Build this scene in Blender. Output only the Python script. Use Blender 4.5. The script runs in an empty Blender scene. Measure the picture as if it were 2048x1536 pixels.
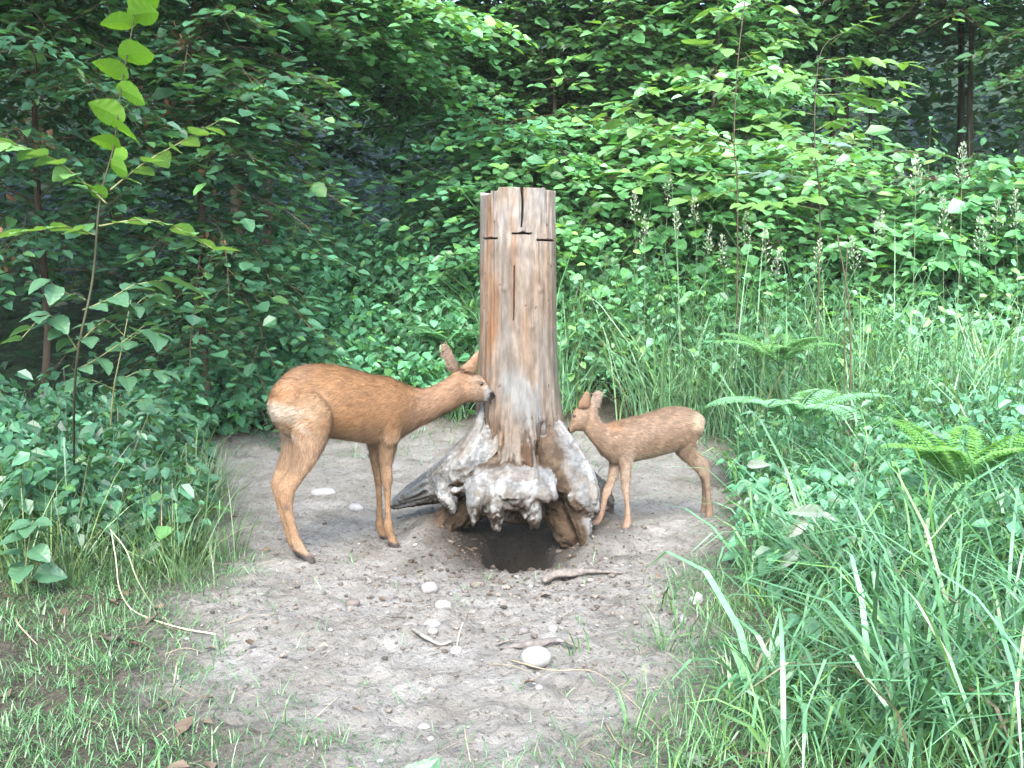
import bpy, math, random
import numpy as np
from math import radians as R, pi

rng = np.random.default_rng(7)
random.seed(7)
S = bpy.context.scene
COL = S.collection

# ------------------------------------------------------------------ camera
FPX, CX, CY = 2100.0, 1024.0, 768.0        # focal length and centre in pixels of the 2048 wide photograph
CAMZ, PITCH = 0.98, R(5.65)
cd = bpy.data.cameras.new('camera'); cam = bpy.data.objects.new('camera', cd); COL.objects.link(cam)
cam.location = (0, 0, CAMZ); cam.rotation_euler = (pi/2 - PITCH, 0, 0)
cd.sensor_width = 36; cd.lens = 36*FPX/2048; cd.clip_start = 0.05; cd.clip_end = 400
S.camera = cam
# ------------------------------------------------------------------ world, sun, exposure
SUN_EL, SUN_AZ = R(47), R(184)             # azimuth clockwise from +Y: high behind the camera
w = bpy.data.worlds.new('World'); S.world = w; w.use_nodes = True
wn = w.node_tree.nodes; bg = wn['Background']
sky = wn.new('ShaderNodeTexSky'); sky.sky_type = 'NISHITA'; sky.sun_disc = False
sky.sun_elevation = SUN_EL; sky.sun_rotation = SUN_AZ; sky.air_density = 1.0; sky.dust_density = 2.5; sky.ozone_density = 1.0
w.node_tree.links.new(sky.outputs[0], bg.inputs[0]); bg.inputs[1].default_value = 0.15
sd = bpy.data.lights.new('sun', 'SUN'); sd.energy = 1.0; sd.angle = R(36); sd.color = (1, .98, .95)
sun = bpy.data.objects.new('sun', sd); COL.objects.link(sun)
sun.rotation_euler = (pi/2 - SUN_EL, 0, pi - SUN_AZ)
sun.location = (0, 0, 12)
S.view_settings.view_transform = 'Standard'; S.view_settings.look = 'None'
S.view_settings.exposure = 3.0; S.view_settings.gamma = 1
S.view_settings.use_curve_mapping = False
S.cycles.max_bounces = 6; S.cycles.diffuse_bounces = 4; S.cycles.transmission_bounces = 3
S.cycles.transparent_max_bounces = 4; S.cycles.caustics_reflective = False; S.cycles.caustics_refractive = False

# ------------------------------------------------------------------ helpers
cp, sp = math.cos(PITCH), math.sin(PITCH)
def ray(px, py):
    x, y = (px-CX)/FPX, (CY-py)/FPX
    return np.array([x, cp + y*sp, -sp + y*cp])
def at(px, py, Y):
    d = ray(px, py); t = Y/d[1]
    return np.array([0, 0, CAMZ]) + d*t
def norm(v): return v/np.maximum(np.linalg.norm(v, axis=-1, keepdims=True), 1e-9)

def _h(i, j, k):
    n = (i*374761393 + j*668265263 + k*2147483647 + 12345) & 0xffffffff
    n = ((n ^ (n >> 13))*1274126177) & 0xffffffff
    return ((n ^ (n >> 16)) & 0xffff)/65535.0
def vnoise(p):
    """value noise in 0..1 for (N,3) points"""
    p = np.asarray(p, float); f = np.floor(p); i = f.astype(np.int64); u = p-f; u = u*u*(3-2*u)
    out = 0
    for a in (0, 1):
        wa = u[..., 0] if a else 1-u[..., 0]
        for b in (0, 1):
            wb = u[..., 1] if b else 1-u[..., 1]
            for c in (0, 1):
                wc = u[..., 2] if c else 1-u[..., 2]
                out = out + wa*wb*wc*_h(i[..., 0]+a, i[..., 1]+b, i[..., 2]+c)
    return out
def fbm(p, oct=4, lac=2.03, gain=.5):
    s, a, t = 0, 1, 0
    p = np.asarray(p, float)
    for o in range(oct):
        s = s + a*vnoise(p*lac**o + 17.3*o); t += a; a *= gain
    return s/t
def n2(x, y, f, oct=3, seed=0):
    return fbm(np.stack([np.asarray(x)*f, np.asarray(y)*f, np.full(np.shape(x), 3.7+seed)], -1), oct)
def sstep(a, b, x):
    t = np.clip((x-a)/(b-a), 0, 1); return t*t*(3-2*t)

PIT = (0.025, 3.93)
def terrain(x, y, detail=True):
    x = np.asarray(x, float); y = np.asarray(y, float)
    z = 0.05*(n2(x, y, .6, 2)-.5)*sstep(4.6, 7, np.hypot(x, y-3.6)+3.6-1)
    z = z + 0.10*sstep(1.3, 3.2, x) + 0.10*sstep(-1.0, -2.6, x)*sstep(6.5, 3, y)
    z = z + 0.72*sstep(6.6, 9.6, y) + 0.10*np.clip(y-11, 0, 9) + .45*np.clip(y-20, 0, 22)
    d = np.hypot((x-PIT[0])/.128, (y-PIT[1]+.02)/.26)+.40*(n2(x, y, 6, 3, 44)-.5)
    z = z - 0.40*sstep(1.10, .42, d)
    d = np.hypot((x-PIT[0]-.02)/.42, (y-PIT[1])/.40)+.5*(n2(x, y, 5, 3, 48)-.5)
    z = z - 0.03*sstep(1.1, .5, d)
    d = np.hypot(x-.024, (y-4.12)*.9)
    z = z + .075*np.exp(-((d-.33)/.13)**2)*np.clip(1.0-sstep(.30, .12, np.abs(x-.03))*sstep(4.12, 3.95, y), 0, 1)*(.6+.8*n2(x, y, 7, 3, 51))
    d2 = np.hypot((x-PIT[0]+.02)/.9, (y-PIT[1]+.1)/.75)
    z = z - 0.035*sstep(1.1, .3, d2)
    if detail:
        q = sstep(16, 9, y)*sstep(9, 5, np.abs(x))
        z = z + q*(0.045*(n2(x, y, 4.5, 3, 5)-.5) + 0.040*(n2(x, y, 15, 3, 9)-.5) + 0.030*(n2(x, y, 46, 2, 2)-.5))
    return z
def ground(px, py):
    d = ray(px, py); Y = 3.5
    for _ in range(40):
        p = np.array([0, 0, CAMZ]) + d*(Y/d[1])
        z = float(terrain(p[0], p[1], False))
        Yn = d[1]*(z-CAMZ)/d[2]
        Y = .5*Y + .5*min(max(Yn, .5), 40)
    p = np.array([0, 0, CAMZ]) + d*(Y/d[1]); p[2] = float(terrain(p[0], p[1]))
    return p
def inpoly(x, y, poly):
    poly = np.asarray(poly); inside = np.zeros(len(x), bool); n = len(poly)
    for i in range(n):
        (x1, y1), (x2, y2) = poly[i][:2], poly[(i+1) % n][:2]
        c = ((y1 > y) != (y2 > y)) & (x < (x2-x1)*(y-y1)/(y2-y1+1e-12)+x1)
        inside ^= c
    return inside

class MB:
    def __init__(s): s.V, s.F, s.C, s.n = [], [], [], 0
    def add(s, V, F, C=(1, 1, 1)):
        V = np.asarray(V, float).reshape(-1, 3); F = np.asarray(F, np.int64).reshape(-1, 3)
        C = np.broadcast_to(np.asarray(C, float), V.shape)
        s.V.append(V); s.F.append(F+s.n); s.C.append(C); s.n += len(V); return s
    def mesh(s, name, mat, smooth=False):
        V = np.concatenate(s.V); F = np.concatenate(s.F); C = np.concatenate(s.C)
        m = bpy.data.meshes.new(name)
        m.vertices.add(len(V)); m.vertices.foreach_set('co', V.ravel().astype(np.float32))
        m.loops.add(F.size); m.loops.foreach_set('vertex_index', F.ravel().astype(np.int32))
        m.polygons.add(len(F)); m.polygons.foreach_set('loop_start', np.arange(0, F.size, 3, dtype=np.int32))
        m.polygons.foreach_set('use_smooth', np.full(len(F), smooth))
        a = m.color_attributes.new('tint', 'FLOAT_COLOR', 'POINT')
        a.data.foreach_set('color', np.concatenate([C, np.ones((len(C), 1))], 1).ravel().astype(np.float32))
        m.update(calc_edges=True); m.validate()
        m.materials.append(mat); return m
    def build(s, name, mat, parent=None, smooth=False, kind=None):
        o = bpy.data.objects.new(name, s.mesh(name, mat, smooth)); COL.objects.link(o)
        if parent: o.parent = parent; o.matrix_parent_inverse.identity(); o.location = -np.array(parent.location)
        if kind: o['kind'] = kind
        return o
def tag(o, label=None, cat=None, group=None, kind=None):
    if label: o['label'] = label
    if cat: o['category'] = cat
    if group: o['group'] = group
    if kind: o['kind'] = kind
    return o
def thing(name, loc, label, cat, group=None):
    o = bpy.data.objects.new(name, None); COL.objects.link(o); o.location = tuple(float(v) for v in loc)
    o.empty_display_size = .1
    return tag(o, label, cat, group)

def grid_faces(nu, nv, wrap_v=True):
    """faces of nu rings of nv points"""
    i = np.arange(nu-1)[:, None]; j = np.arange(nv if wrap_v else nv-1)[None]
    a = i*nv+j; b = i*nv+(j+1) % nv; c = a+nv; d = b+nv
    return np.concatenate([np.stack([a, b, d], -1).reshape(-1, 3), np.stack([a, d, c], -1).reshape(-1, 3)])
def catmull(P, n):
    P = np.asarray(P, float); k = len(P)
    if k == 2: return P[0]+(P[1]-P[0])*np.linspace(0, 1, n)[:, None]
    Q = np.concatenate([[2*P[0]-P[1]], P, [2*P[-1]-P[-2]]])
    t = np.linspace(0, k-1-1e-9, n); i = t.astype(int); u = (t-i)[:, None]
    p0, p1, p2, p3 = Q[i], Q[i+1], Q[i+2], Q[i+3]
    return .5*((2*p1)+(-p0+p2)*u+(2*p0-5*p1+4*p2-p3)*u*u+(-p0+3*p1-3*p2+p3)*u**3)
def tube(path, rad, sides=6, cap=True):
    P = np.asarray(path, float); n = len(P); rad = np.broadcast_to(np.asarray(rad, float), (n,))
    T = norm(np.gradient(P, axis=0)); ref = np.array([0, 0, 1.]) if abs(T[:, 2]).mean() < .8 else np.array([1., 0, 0])
    A = norm(np.cross(T, ref)); B = np.cross(T, A)
    th = np.linspace(0, 2*pi, sides, endpoint=False)
    V = P[:, None]+rad[:, None, None]*(np.cos(th)[None, :, None]*A[:, None]+np.sin(th)[None, :, None]*B[:, None])
    V = V.reshape(-1, 3); F = grid_faces(n, sides)
    if cap:
        V = np.concatenate([V, P[:1], P[-1:]]); k = n*sides; j = np.arange(sides); j2 = (j+1) % sides
        F = np.concatenate([F, np.stack([np.full(sides, k), j2, j], -1), np.stack([np.full(sides, k+1), (n-1)*sides+j, (n-1)*sides+j2], -1)])
    return V, F

# ------------------------------------------------------------------ materials
def nodes(name):
    m = bpy.data.materials.new(name); m.use_nodes = True; nt = m.node_tree
    return m, nt, nt.nodes, nt.links, nt.nodes['Principled BSDF']
def noise_node(nt, scale, detail=4, rough=.6, vec=None):
    n = nt.nodes.new('ShaderNodeTexNoise'); n.inputs['Scale'].default_value = scale
    n.inputs['Detail'].default_value = detail; n.inputs['Roughness'].default_value = rough
    if vec is not None: nt.links.new(vec, n.inputs['Vector'])
    return n
def mapping(nt, scale):
    t = nt.nodes.new('ShaderNodeTexCoord'); m = nt.nodes.new('ShaderNodeMapping'); m.inputs['Scale'].default_value = scale
    nt.links.new(t.outputs['Object'], m.inputs['Vector']); return m.outputs['Vector']
def ramp(nt, fac, stops):
    r = nt.nodes.new('ShaderNodeValToRGB'); e = r.color_ramp.elements
    while len(e) < len(stops): e.new(.5)
    for q, (p, c) in zip(e, stops): q.position = p; q.color = (*c, 1)
    nt.links.new(fac, r.inputs[0]); return r.outputs[0]
def mix(nt, fac, a, b, mode='MIX'):
    m = nt.nodes.new('ShaderNodeMix'); m.data_type = 'RGBA'; m.blend_type = mode
    for k, v in ((0, fac), (6, a), (7, b)):
        if hasattr(v, 'is_output'): nt.links.new(v, m.inputs[k])
        elif k: m.inputs[k].default_value = (*v, 1)
        else: m.inputs[k].default_value = v
    return m.outputs[2]
def bump(nt, bs, h, strength, dist):
    b = nt.nodes.new('ShaderNodeBump'); b.inputs['Strength'].default_value = strength; b.inputs['Distance'].default_value = dist
    nt.links.new(h, b.inputs['Height']); nt.links.new(b.outputs[0], bs.inputs['Normal'])
def attr(nt):
    a = nt.nodes.new('ShaderNodeAttribute'); a.attribute_name = 'tint'; return a.outputs['Color']

def leaf_material(name, trans=.36, rough=.42, spec=.5, warm=(1.5, 1.35, .45)):
    m, nt, N, L, bs = nodes(name)
    nz = noise_node(nt, 40, 3)
    g = ramp(nt, nz.outputs[0], [(.3, (.75, .75, .75)), (.7, (1.2, 1.2, 1.2))])
    c = mix(nt, 1, attr(nt), g, 'MULTIPLY')
    L.new(c, bs.inputs['Base Color']); bs.inputs['Roughness'].default_value = rough
    bs.inputs['Specular IOR Level'].default_value = spec
    t = N.new('ShaderNodeBsdfTranslucent'); L.new(mix(nt, 1, c, warm, 'MULTIPLY'), t.inputs['Color'])
    mx = N.new('ShaderNodeMixShader'); mx.inputs[0].default_value = trans
    L.new(bs.outputs[0], mx.inputs[1]); L.new(t.outputs[0], mx.inputs[2]); L.new(mx.outputs[0], N['Material Output'].inputs[0])
    return m
M = {}
M['leaf'] = leaf_material('leaf', .36, .40, .55)
M['grass'] = leaf_material('grass_blade', .28, .38, .6, (1.3, 1.25, .5))
M['dry'] = leaf_material('dry_straw', .15, .7, .2, (1.1, 1, .8))
def simple(name, rough=.8, spec=.25, scale=30, lo=.7, hi=1.25, bs_=.4, bd=.004, stretch=(1, 1, 1)):
    m, nt, N, L, bs = nodes(name)
    v = mapping(nt, stretch); nz = noise_node(nt, scale, 6, .65, v)
    g = ramp(nt, nz.outputs[0], [(.3, (lo,)*3), (.7, (hi,)*3)])
    L.new(mix(nt, 1, attr(nt), g, 'MULTIPLY'), bs.inputs['Base Color'])
    bs.inputs['Roughness'].default_value = rough; bs.inputs['Specular IOR Level'].default_value = spec
    bump(nt, bs, nz.outputs[0], bs_, bd); return m
M['bark'] = simple('bark', .9, .15, 25, .55, 1.3, .7, .006, (1, 1, .25))
M['stone'] = simple('stone', .75, .3, 45, .8, 1.15, .25, .002)
M['clod'] = simple('clod', .95, .1, 60, .6, 1.3, .6, .004)
M['wood'] = simple('weathered_wood', .85, .2, 55, .55, 1.3, .7, .005, (1, 1, 1))
M['stump'] = simple('stump_wood', .85, .2, 60, .70, 1.24, .8, .007, (1, 1, .22))
M['root'] = simple('root_wood', .85, .2, 75, .7, 1.2, .8, .008, (1, 1, 1))
M['fur'] = simple('fur', .8, .15, 90, .8, 1.15, .3, .003)
M['strand'] = simple('fur_strand', .6, .25, 5, .95, 1.05, 0, .001)
M['eye'] = simple('eye', .22, .35, 5, 1, 1, 0, .001)
M['dead'] = leaf_material('dead_leaf', .12, .75, .2, (1.2, 1, .7))

# ground material: pale trodden loam, darker humus and litter under the plants (tint.r = bareness)
m, nt, N, L, bs = nodes('soil'); M['soil'] = m
n1 = noise_node(nt, 5, 8, .65, mapping(nt, (1, 1, 1))); nf = noise_node(nt, 60, 6, .7, mapping(nt, (1, 1, 1)))
n3 = noise_node(nt, 1.6, 4, .6, mapping(nt, (1, 1, 1)))
soil = ramp(nt, n1.outputs[0], [(.3, (.122, .114, .097)), (.5, (.186, .178, .158)), (.68, (.238, .232, .212))])
soil = mix(nt, ramp(nt, nf.outputs[0], [(.35, (.85, .85, .85)), (.46, (0, 0, 0))]), soil, (.060, .052, .043))
hum = ramp(nt, nf.outputs[0], [(.3, (.022, .019, .014)), (.55, (.062, .055, .042)), (.75, (.105, .094, .074))])
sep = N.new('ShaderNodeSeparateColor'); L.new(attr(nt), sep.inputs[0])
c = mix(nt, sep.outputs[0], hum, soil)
c = mix(nt, sep.outputs[1], c, (.022, .016, .011))  # dug brown earth, taken near-black to paint in the hollow's shade
floor_shade = ramp(nt, noise_node(nt, 9, 6, .75, mapping(nt, (1, 1, 1))).outputs[0], [(.38, (.006, .008, .005)), (.52, (.014, .030, .012)), (.64, (.03, .06, .024))])
c = mix(nt, sep.outputs[2], c, floor_shade)  # far floor blackened towards the wood: forest shade painted into the ground
L.new(c, bs.inputs['Base Color']); bs.inputs['Roughness'].default_value = .95; bs.inputs['Specular IOR Level'].default_value = .15
bump(nt, bs, nf.outputs[0], 1, .02)

# ------------------------------------------------------------------ ground
BARE_PX = [(330, 905), (440, 880), (560, 862), (760, 858), (900, 850), (1130, 850), (1330, 868), (1440, 890), (1478, 1000), (1440, 1090), (1430, 1200),
           (1450, 1290), (1490, 1370), (1380, 1440), (1230, 1500), (1160, 1620), (480, 1640), (540, 1536), (540, 1440), (400, 1390), (330, 1350), (350, 1290), (380, 1220), (430, 1130), (450, 1050), (420, 960)]
BARE = np.array([ground(*p)[:2] for p in BARE_PX])
def bareness(x, y, soft=.22):
    sh = np.shape(x); x = np.ravel(x); y = np.ravel(y)
    x2 = x+.22*(n2(x, y, 3, 3, 21)-.5); y2 = y+.35*(n2(x, y, 3, 3, 31)-.5)
    d = np.full(len(x), 9.)
    for i in range(len(BARE)):
        a, b = BARE[i], BARE[(i+1) % len(BARE)]; e = b-a
        t = np.clip(((x2-a[0])*e[0]+(y2-a[1])*e[1])/(e@e), 0, 1)
        d = np.minimum(d, np.hypot(x2-a[0]-t*e[0], y2-a[1]-t*e[1]))
    d = np.where(inpoly(x2, y2, BARE), d, -d)
    return sstep(-soft, soft, d).reshape(sh)
def axis(segs):
    out = []
    for a, b, st in segs: out.append(np.arange(a, b-1e-9, st))
    return np.concatenate(out+[[segs[-1][1]]])
gx = axis([(-90, -20, 10), (-20, -6, 1), (-6, -2.2, .12), (-2.2, 1.7, .0165), (1.7, 6, .12), (6, 20, 1), (20, 90, 10)])
gy = axis([(-60, -4, 8), (-4, 1.5, .25), (1.5, 3.2, .0135), (3.2, 4.8, .018), (4.8, 7.2, .045), (7.2, 14, .2), (14, 30, 1), (30, 90, 6)])
X, Y = np.meshgrid(gx, gy); Z = terrain(X, Y)
near = (np.abs(X) < 7) & (Y > 0) & (Y < 14)
bare = np.zeros_like(X); bare[near] = bareness(X[near], Y[near])
pit_shade = sstep(1.25, .45, np.hypot((X-PIT[0])/.50, (Y-PIT[1]-.06)/.42)+.9*(n2(X, Y, 5, 4, 3)-.5))
g = MB(); g.add(np.stack([X, Y, Z], -1), grid_faces(len(gy), len(gx), False), np.stack([bare.ravel(), pit_shade.ravel()*.85, sstep(6.8, 9, Y+.8*np.abs(X)*sstep(1.5, 3, np.abs(X))).ravel()], -1))
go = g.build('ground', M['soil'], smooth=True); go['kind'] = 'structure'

# ------------------------------------------------------------------ tree stump with roots
SY = 4.12; SXP = 1036
def sp3(px, py, Y=SY): return at(px, py, Y)
mpp = SY/FPX                                # metres per photo pixel at the stump
sx0 = at(SXP, 700, SY)[0]
prof_y = np.array([365, 420, 520, 620, 700, 760, 810, 850, 890, 930, 965, 1005])
prof_r = np.array([74.5, 74, 75.5, 76, 78, 81, 85, 91, 100, 106, 108, 98])*mpp
prof_z = np.array([at(SXP, y, SY)[2] for y in prof_y])
ztop0 = at(SXP, 374, SY-.14)[2]; zbot = at(SXP, 1015, SY)[2]
def th_of(px, y=430): return math.asin(max(-1, min(1, (px-SXP)/74.5)))
cuts = [(967, 996, 476), (1023, 1062, 467), (1071, 1107, 480)]
cuts = [(th_of(a), th_of(b), at(SXP, y, SY-.14)[2]) for a, b, y in cuts]
cracks = [(981, 380, 464, .016), (1043, 365, 456, .017), (1092, 370, 466, .013), (1027, 560, 640, .006), (990, 470, 620, .006)]
cracks = [(th_of(p), at(SXP, a, SY-.14)[2], at(SXP, b, SY-.14)[2], wd) for p, a, b, wd in cracks]
th = [np.linspace(-pi, pi, 210, endpoint=False)]
for c in cracks: th.append(c[0]+np.array([-.05, -.035, -.02, -.008, .008, .02, .035, .05]))
for a, b, _ in cuts: th.append(np.array([a-.01, a, b, b+.01]))
th = np.unique(np.concatenate(th).round(4)); th = th[np.concatenate([[True], np.diff(th) > .003])]
zz = [np.linspace(zbot, ztop0-.05, 200), np.linspace(ztop0-.05, ztop0+.012, 14)]
for _, _, z in cuts: zz.append(z+np.array([-.0075, -.005, -.004, 0, .004, .005, .0075]))
zz = np.unique(np.concatenate(zz).round(4)); zz = zz[np.concatenate([[True], np.diff(zz) > .0006])]
TH, ZZ = np.meshgrid(th, zz)
px_th = SXP+74.5*np.sin(TH)
# ragged top: each staved block ends at its own height
blk = np.select([px_th < 981, px_th < 997, px_th < 1043, px_th < 1089], [-.022, -.012, 0, -.002], -.008)
blk = np.where(np.cos(TH) < 0, -.006+.012*(n2(TH*2, TH*0, 1, 2)-.5), blk)
topv = ztop0+blk+.008*(n2(TH*9, TH*0+3, 1, 3, 4)-.5)
ZZ = np.minimum(ZZ, topv)
Rr = np.interp(ZZ, prof_z[::-1], prof_r[::-1])
q = np.stack([np.sin(TH)*2.2, np.cos(TH)*2.2, ZZ*1.1], -1)
flut = (fbm(q*[2.2, 2.2, .6], 3)-.5)
low = sstep(.62, .2, ZZ)
Rr = Rr*(1+.045*flut)+.006*(fbm(q*[3.5, 3.5, 2.5]+11, 3)-.5)+.0035*(fbm(q*[10, 10, 1.0], 3)-.5)
lob = .5+.5*np.cos(3*TH+.5)+.6*(fbm(q*[1.7, 1.7, .8]+9, 2)-.5)
Rr = Rr+low*(.045*(lob-.5)+.05*(fbm(q*[5, 5, 6], 4)-.5))
Rr = Rr+low**2*.035*(fbm(q*[16, 16, 14]+4, 3)-.5)+low*.03*(fbm(q*[7, 7, 3]+7, 4)-.5)-sstep(.50, .15, ZZ)*.075*sstep(.50, .62, fbm(q*[4, 4, 5]+2, 4))+sstep(.5, .2, ZZ)*.020*(fbm(q*[24, 24, 22]+2, 3)-.5)
zz_px0 = lambda y: at(SXP, y, SY-.14)[2]
dep = np.zeros_like(Rr)
for c0, za, zb, wd in cracks:
    cen = c0+.07*(n2(ZZ*9+c0*7, ZZ*0, 1, 3, 6)-.5); wl = wd*(.35+1.3*n2(ZZ*16+c0*5, ZZ*0, 1, 2, 16))*(.35+.65*sstep(zb, zb+.10, ZZ))
    dep = np.maximum(dep, sstep(wl*1.4+.012, wl*.5, np.abs(TH-cen))*(ZZ > zb)*(ZZ <= za+.05)*.05*(wd/.016))
for a, b, z in cuts:
    dep = np.maximum(dep, ((TH >= a-.002) & (TH <= b+.002) & (np.abs(ZZ-z-.004*(n2(TH*9, TH*0, 1, 2, 5)-.5)) < .0030+.0010*np.clip(1-((TH-(a+b)/2)/((b-a)/2+1e-6))**2, 0, 1)**.5))*.04)
Rr = Rr-dep
Rr = Rr+.022*np.exp(-(TH/.42)**2)*sstep(zz_px0(850), zz_px0(930), ZZ)-.012*np.exp(-((TH+.75)/.25)**2)*low
# knots
for kp, ky, ka in ((1010, 578, .006), (1077, 580, .008), (1077, 840, .012), (1062, 655, .004)):
    kt, kz = th_of(kp), at(SXP, ky, SY-.14)[2]
    Rr = Rr+ka*np.exp(-(((TH-kt)*.146)**2+(ZZ-kz)**2)/.012**2)
SX = sx0+Rr*np.sin(TH); SYY = SY-Rr*np.cos(TH)
P = np.stack([SX, SYY, ZZ], -1)
# colour: bleached grey, tan, orange rot streaks, blue-grey stain, brown crumbling foot
wob_ = .25*(fbm(np.stack([TH*1.5, ZZ*3, TH*0+5], -1), 3)-.5)
TW = TH+wob_
st1 = fbm(np.stack([TW*2.4, ZZ*2.2, TH*0+1], -1), 4); st2 = fbm(np.stack([TW*6, ZZ*3.6, TH*0+8], -1), 4)
st3 = fbm(np.stack([TH*5, ZZ*6, TH*0+18], -1), 5); st4 = fbm(np.stack([TW*20, ZZ*2.6, TH*0+3], -1), 3); st5 = fbm(np.stack([TH*14, ZZ*40, TH*0+3], -1), 4)
tan = np.array([.215, .163, .120]); grey = np.array([.185, .17, .148]); pale = np.array([.29, .29, .28]); org = np.array([.150, .074, .032]); slate = np.array([.078, .083, .082]); brn = np.array([.07, .042, .023])
def lerp(a, b, t): return a+(b-a)*np.clip(t, 0, 1)[..., None]
Cc = lerp(np.broadcast_to(tan, P.shape), grey, sstep(.44, .62, .6*st1+.4*st3)*.65)
Cc = lerp(Cc, pale, sstep(at(SXP, 545, SY)[2], at(SXP, 410, SY)[2], ZZ+.6*(st3-.5))*sstep(.36, .60, .4*st2+.6*st3)*.9)
Cc = lerp(Cc, np.array([.115, .08, .05]), sstep(.50, .66,   .5*st2+.5*st3)*.5)
Cc = Cc*(.90+.20*sstep(.3, .7, st4))[..., None]*(.74+.52*st5)[..., None]
zz_px = lambda y: at(SXP, y, SY-.14)[2]
def streak(pa, ya, pb, yb, wpx, col, amt, ragged=1.):
    global Cc
    t = np.clip((ZZ-zz_px(ya))/(zz_px(yb)-zz_px(ya)), 0, 1)
    cen = pa+(pb-pa)*t
    d = np.abs(px_th-cen)/wpx
    zin = sstep(zz_px(yb)-.05, zz_px(yb)+.05, ZZ)*sstep(zz_px(ya)+.06, zz_px(ya)-.06, ZZ)
    k = sstep(1.3, .3, d+ragged*(st3-.5)*3.2)*zin*(np.cos(TH) > 0)
    Cc = lerp(Cc, col, k*amt*.7)
streak(980, 380, 982, 560, 9, org*1.1, .65)
streak(990, 560, 984, 700, 13, org, .95); streak(982, 640, 976, 800, 13, org*1.15, .95)
streak(1030, 470, 1024, 640, 8, org*1.1, .75); streak(1040, 620, 1050, 760, 14, np.array([.155, .095, .055]), .6)
streak(1012, 500, 1016, 680, 11, slate*1.6, .6); streak(1010, 660, 1012, 800, 18, slate*1.3, .65)
streak(1020, 740, 1075, 900, 34, np.array([.175, .19, .192]), 1.15); streak(1000, 770, 1020, 840, 20, slate*1.5, .6)
streak(1084, 640, 1094, 800, 20, slate*1.6, .6); streak(1106, 480, 1108, 830, 8, np.array([.09, .095, .06]), .75)
streak(965, 370, 963, 520, 8, np.array([.20, .22, .215]), .6)
foot = sstep(zz_px(830), zz_px(925), ZZ)
foot = sstep(zz_px(800), zz_px(890), ZZ+.25*(st3-.5))
Cc = lerp(Cc, brn*(.5+.9*st5)[..., None], foot*sstep(.36, .46, st3))
Cc = lerp(Cc, np.array([.20, .185, .16]), foot*sstep(.49, .57, .5*st2+.5*st3)*.75)
Cc = lerp(Cc, np.array([.03, .022, .015]), foot*sstep(.56, .66, st5)*.8)
Cc = lerp(Cc, np.array([.10, .066, .04])*(.5+st3)[..., None], sstep(zz_px(893), zz_px(915), ZZ+.12*(st3-.5))*.0)
hair = np.zeros_like(Rr)
for _ in range(45):
    c0, z0_, L_ = rng.uniform(-1.5, 1.5), rng.uniform(zbot+.1, ztop0), rng.uniform(.05, .28)
    t_ = np.clip((ZZ-z0_)/L_, 0, 1); cen = c0+.05*(n2(ZZ*7+c0*9, ZZ*0, 1, 2, 6)-.5)
    hair = np.maximum(hair, sstep(.022, .008, np.abs(TH-cen))*np.sin(pi*t_)**.5*((ZZ > z0_) & (ZZ < z0_+L_))*rng.uniform(.25, .8))
for _ in range(26):
    c0, z0_ = rng.uniform(-1.4, 1.4), rng.uniform(zbot+.2, ztop0-.1); hair = np.maximum(hair, (np.hypot((TH-c0)*.146, ZZ-z0_) < .0045)*.9)
iso = fbm(np.stack([SX*30, SYY*30, ZZ*24], -1), 4); iso2 = fbm(np.stack([SX*9, SYY*9, ZZ*8], -1), 3)
Cc = Cc*(.76+.48*iso)[..., None]*(.80+.40*iso2)[..., None]
Cc = Cc*np.array([.66, .635, .615]); Cc = lerp(Cc, np.array([.045, .030, .020]), hair)
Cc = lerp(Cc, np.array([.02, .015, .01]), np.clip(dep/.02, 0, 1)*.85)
nu, nv = P.shape[:2]
Vt = P.reshape(-1, 3); Ft = grid_faces(nu, nv)
# end grain cap and ragged underside
topring = P[-1]; cen = np.array([sx0, SY, ztop0-.02])
k0 = len(Vt); caps = [topring*(1-f)+cen*f+np.array([0, 0, -.012*f]) for f in (.12, .35, .65)]
Vt = np.concatenate([Vt]+caps+[cen[None]])
rings = [np.arange((nu-1)*nv, nu*nv)]+[k0+i*nv+np.arange(nv) for i in range(3)]
for a, b in zip(rings[:-1], rings[1:]):
    Ft = np.concatenate([Ft, np.stack([a, np.roll(a, -1), np.roll(b, -1)], -1), np.stack([a, np.roll(b, -1), b], -1)])
a = rings[-1]; Ft = np.concatenate([Ft, np.stack([a, np.roll(a, -1), np.full(nv, len(Vt)-1)], -1)])
bot = np.array([sx0, SY+.02, zbot+.08]); a = np.arange(nv)
Vt = np.concatenate([Vt, bot[None]]); Ft = np.concatenate([Ft, np.stack([np.roll(a, -1), a, np.full(nv, len(Vt)-1)], -1)])
Ct = np.concatenate([Cc.reshape(-1, 3), np.tile(pale*.9, (3*nv+1, 1)), [[.03, .02, .012]]])
stump = thing('tree_stump', (sx0, SY, 0), 'tall weathered tree stump with exposed roots in the middle of the bare hollow', 'tree stump')
MB().add(Vt, Ft, Ct).build('trunk', M['stump'], stump, smooth=True)

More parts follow.
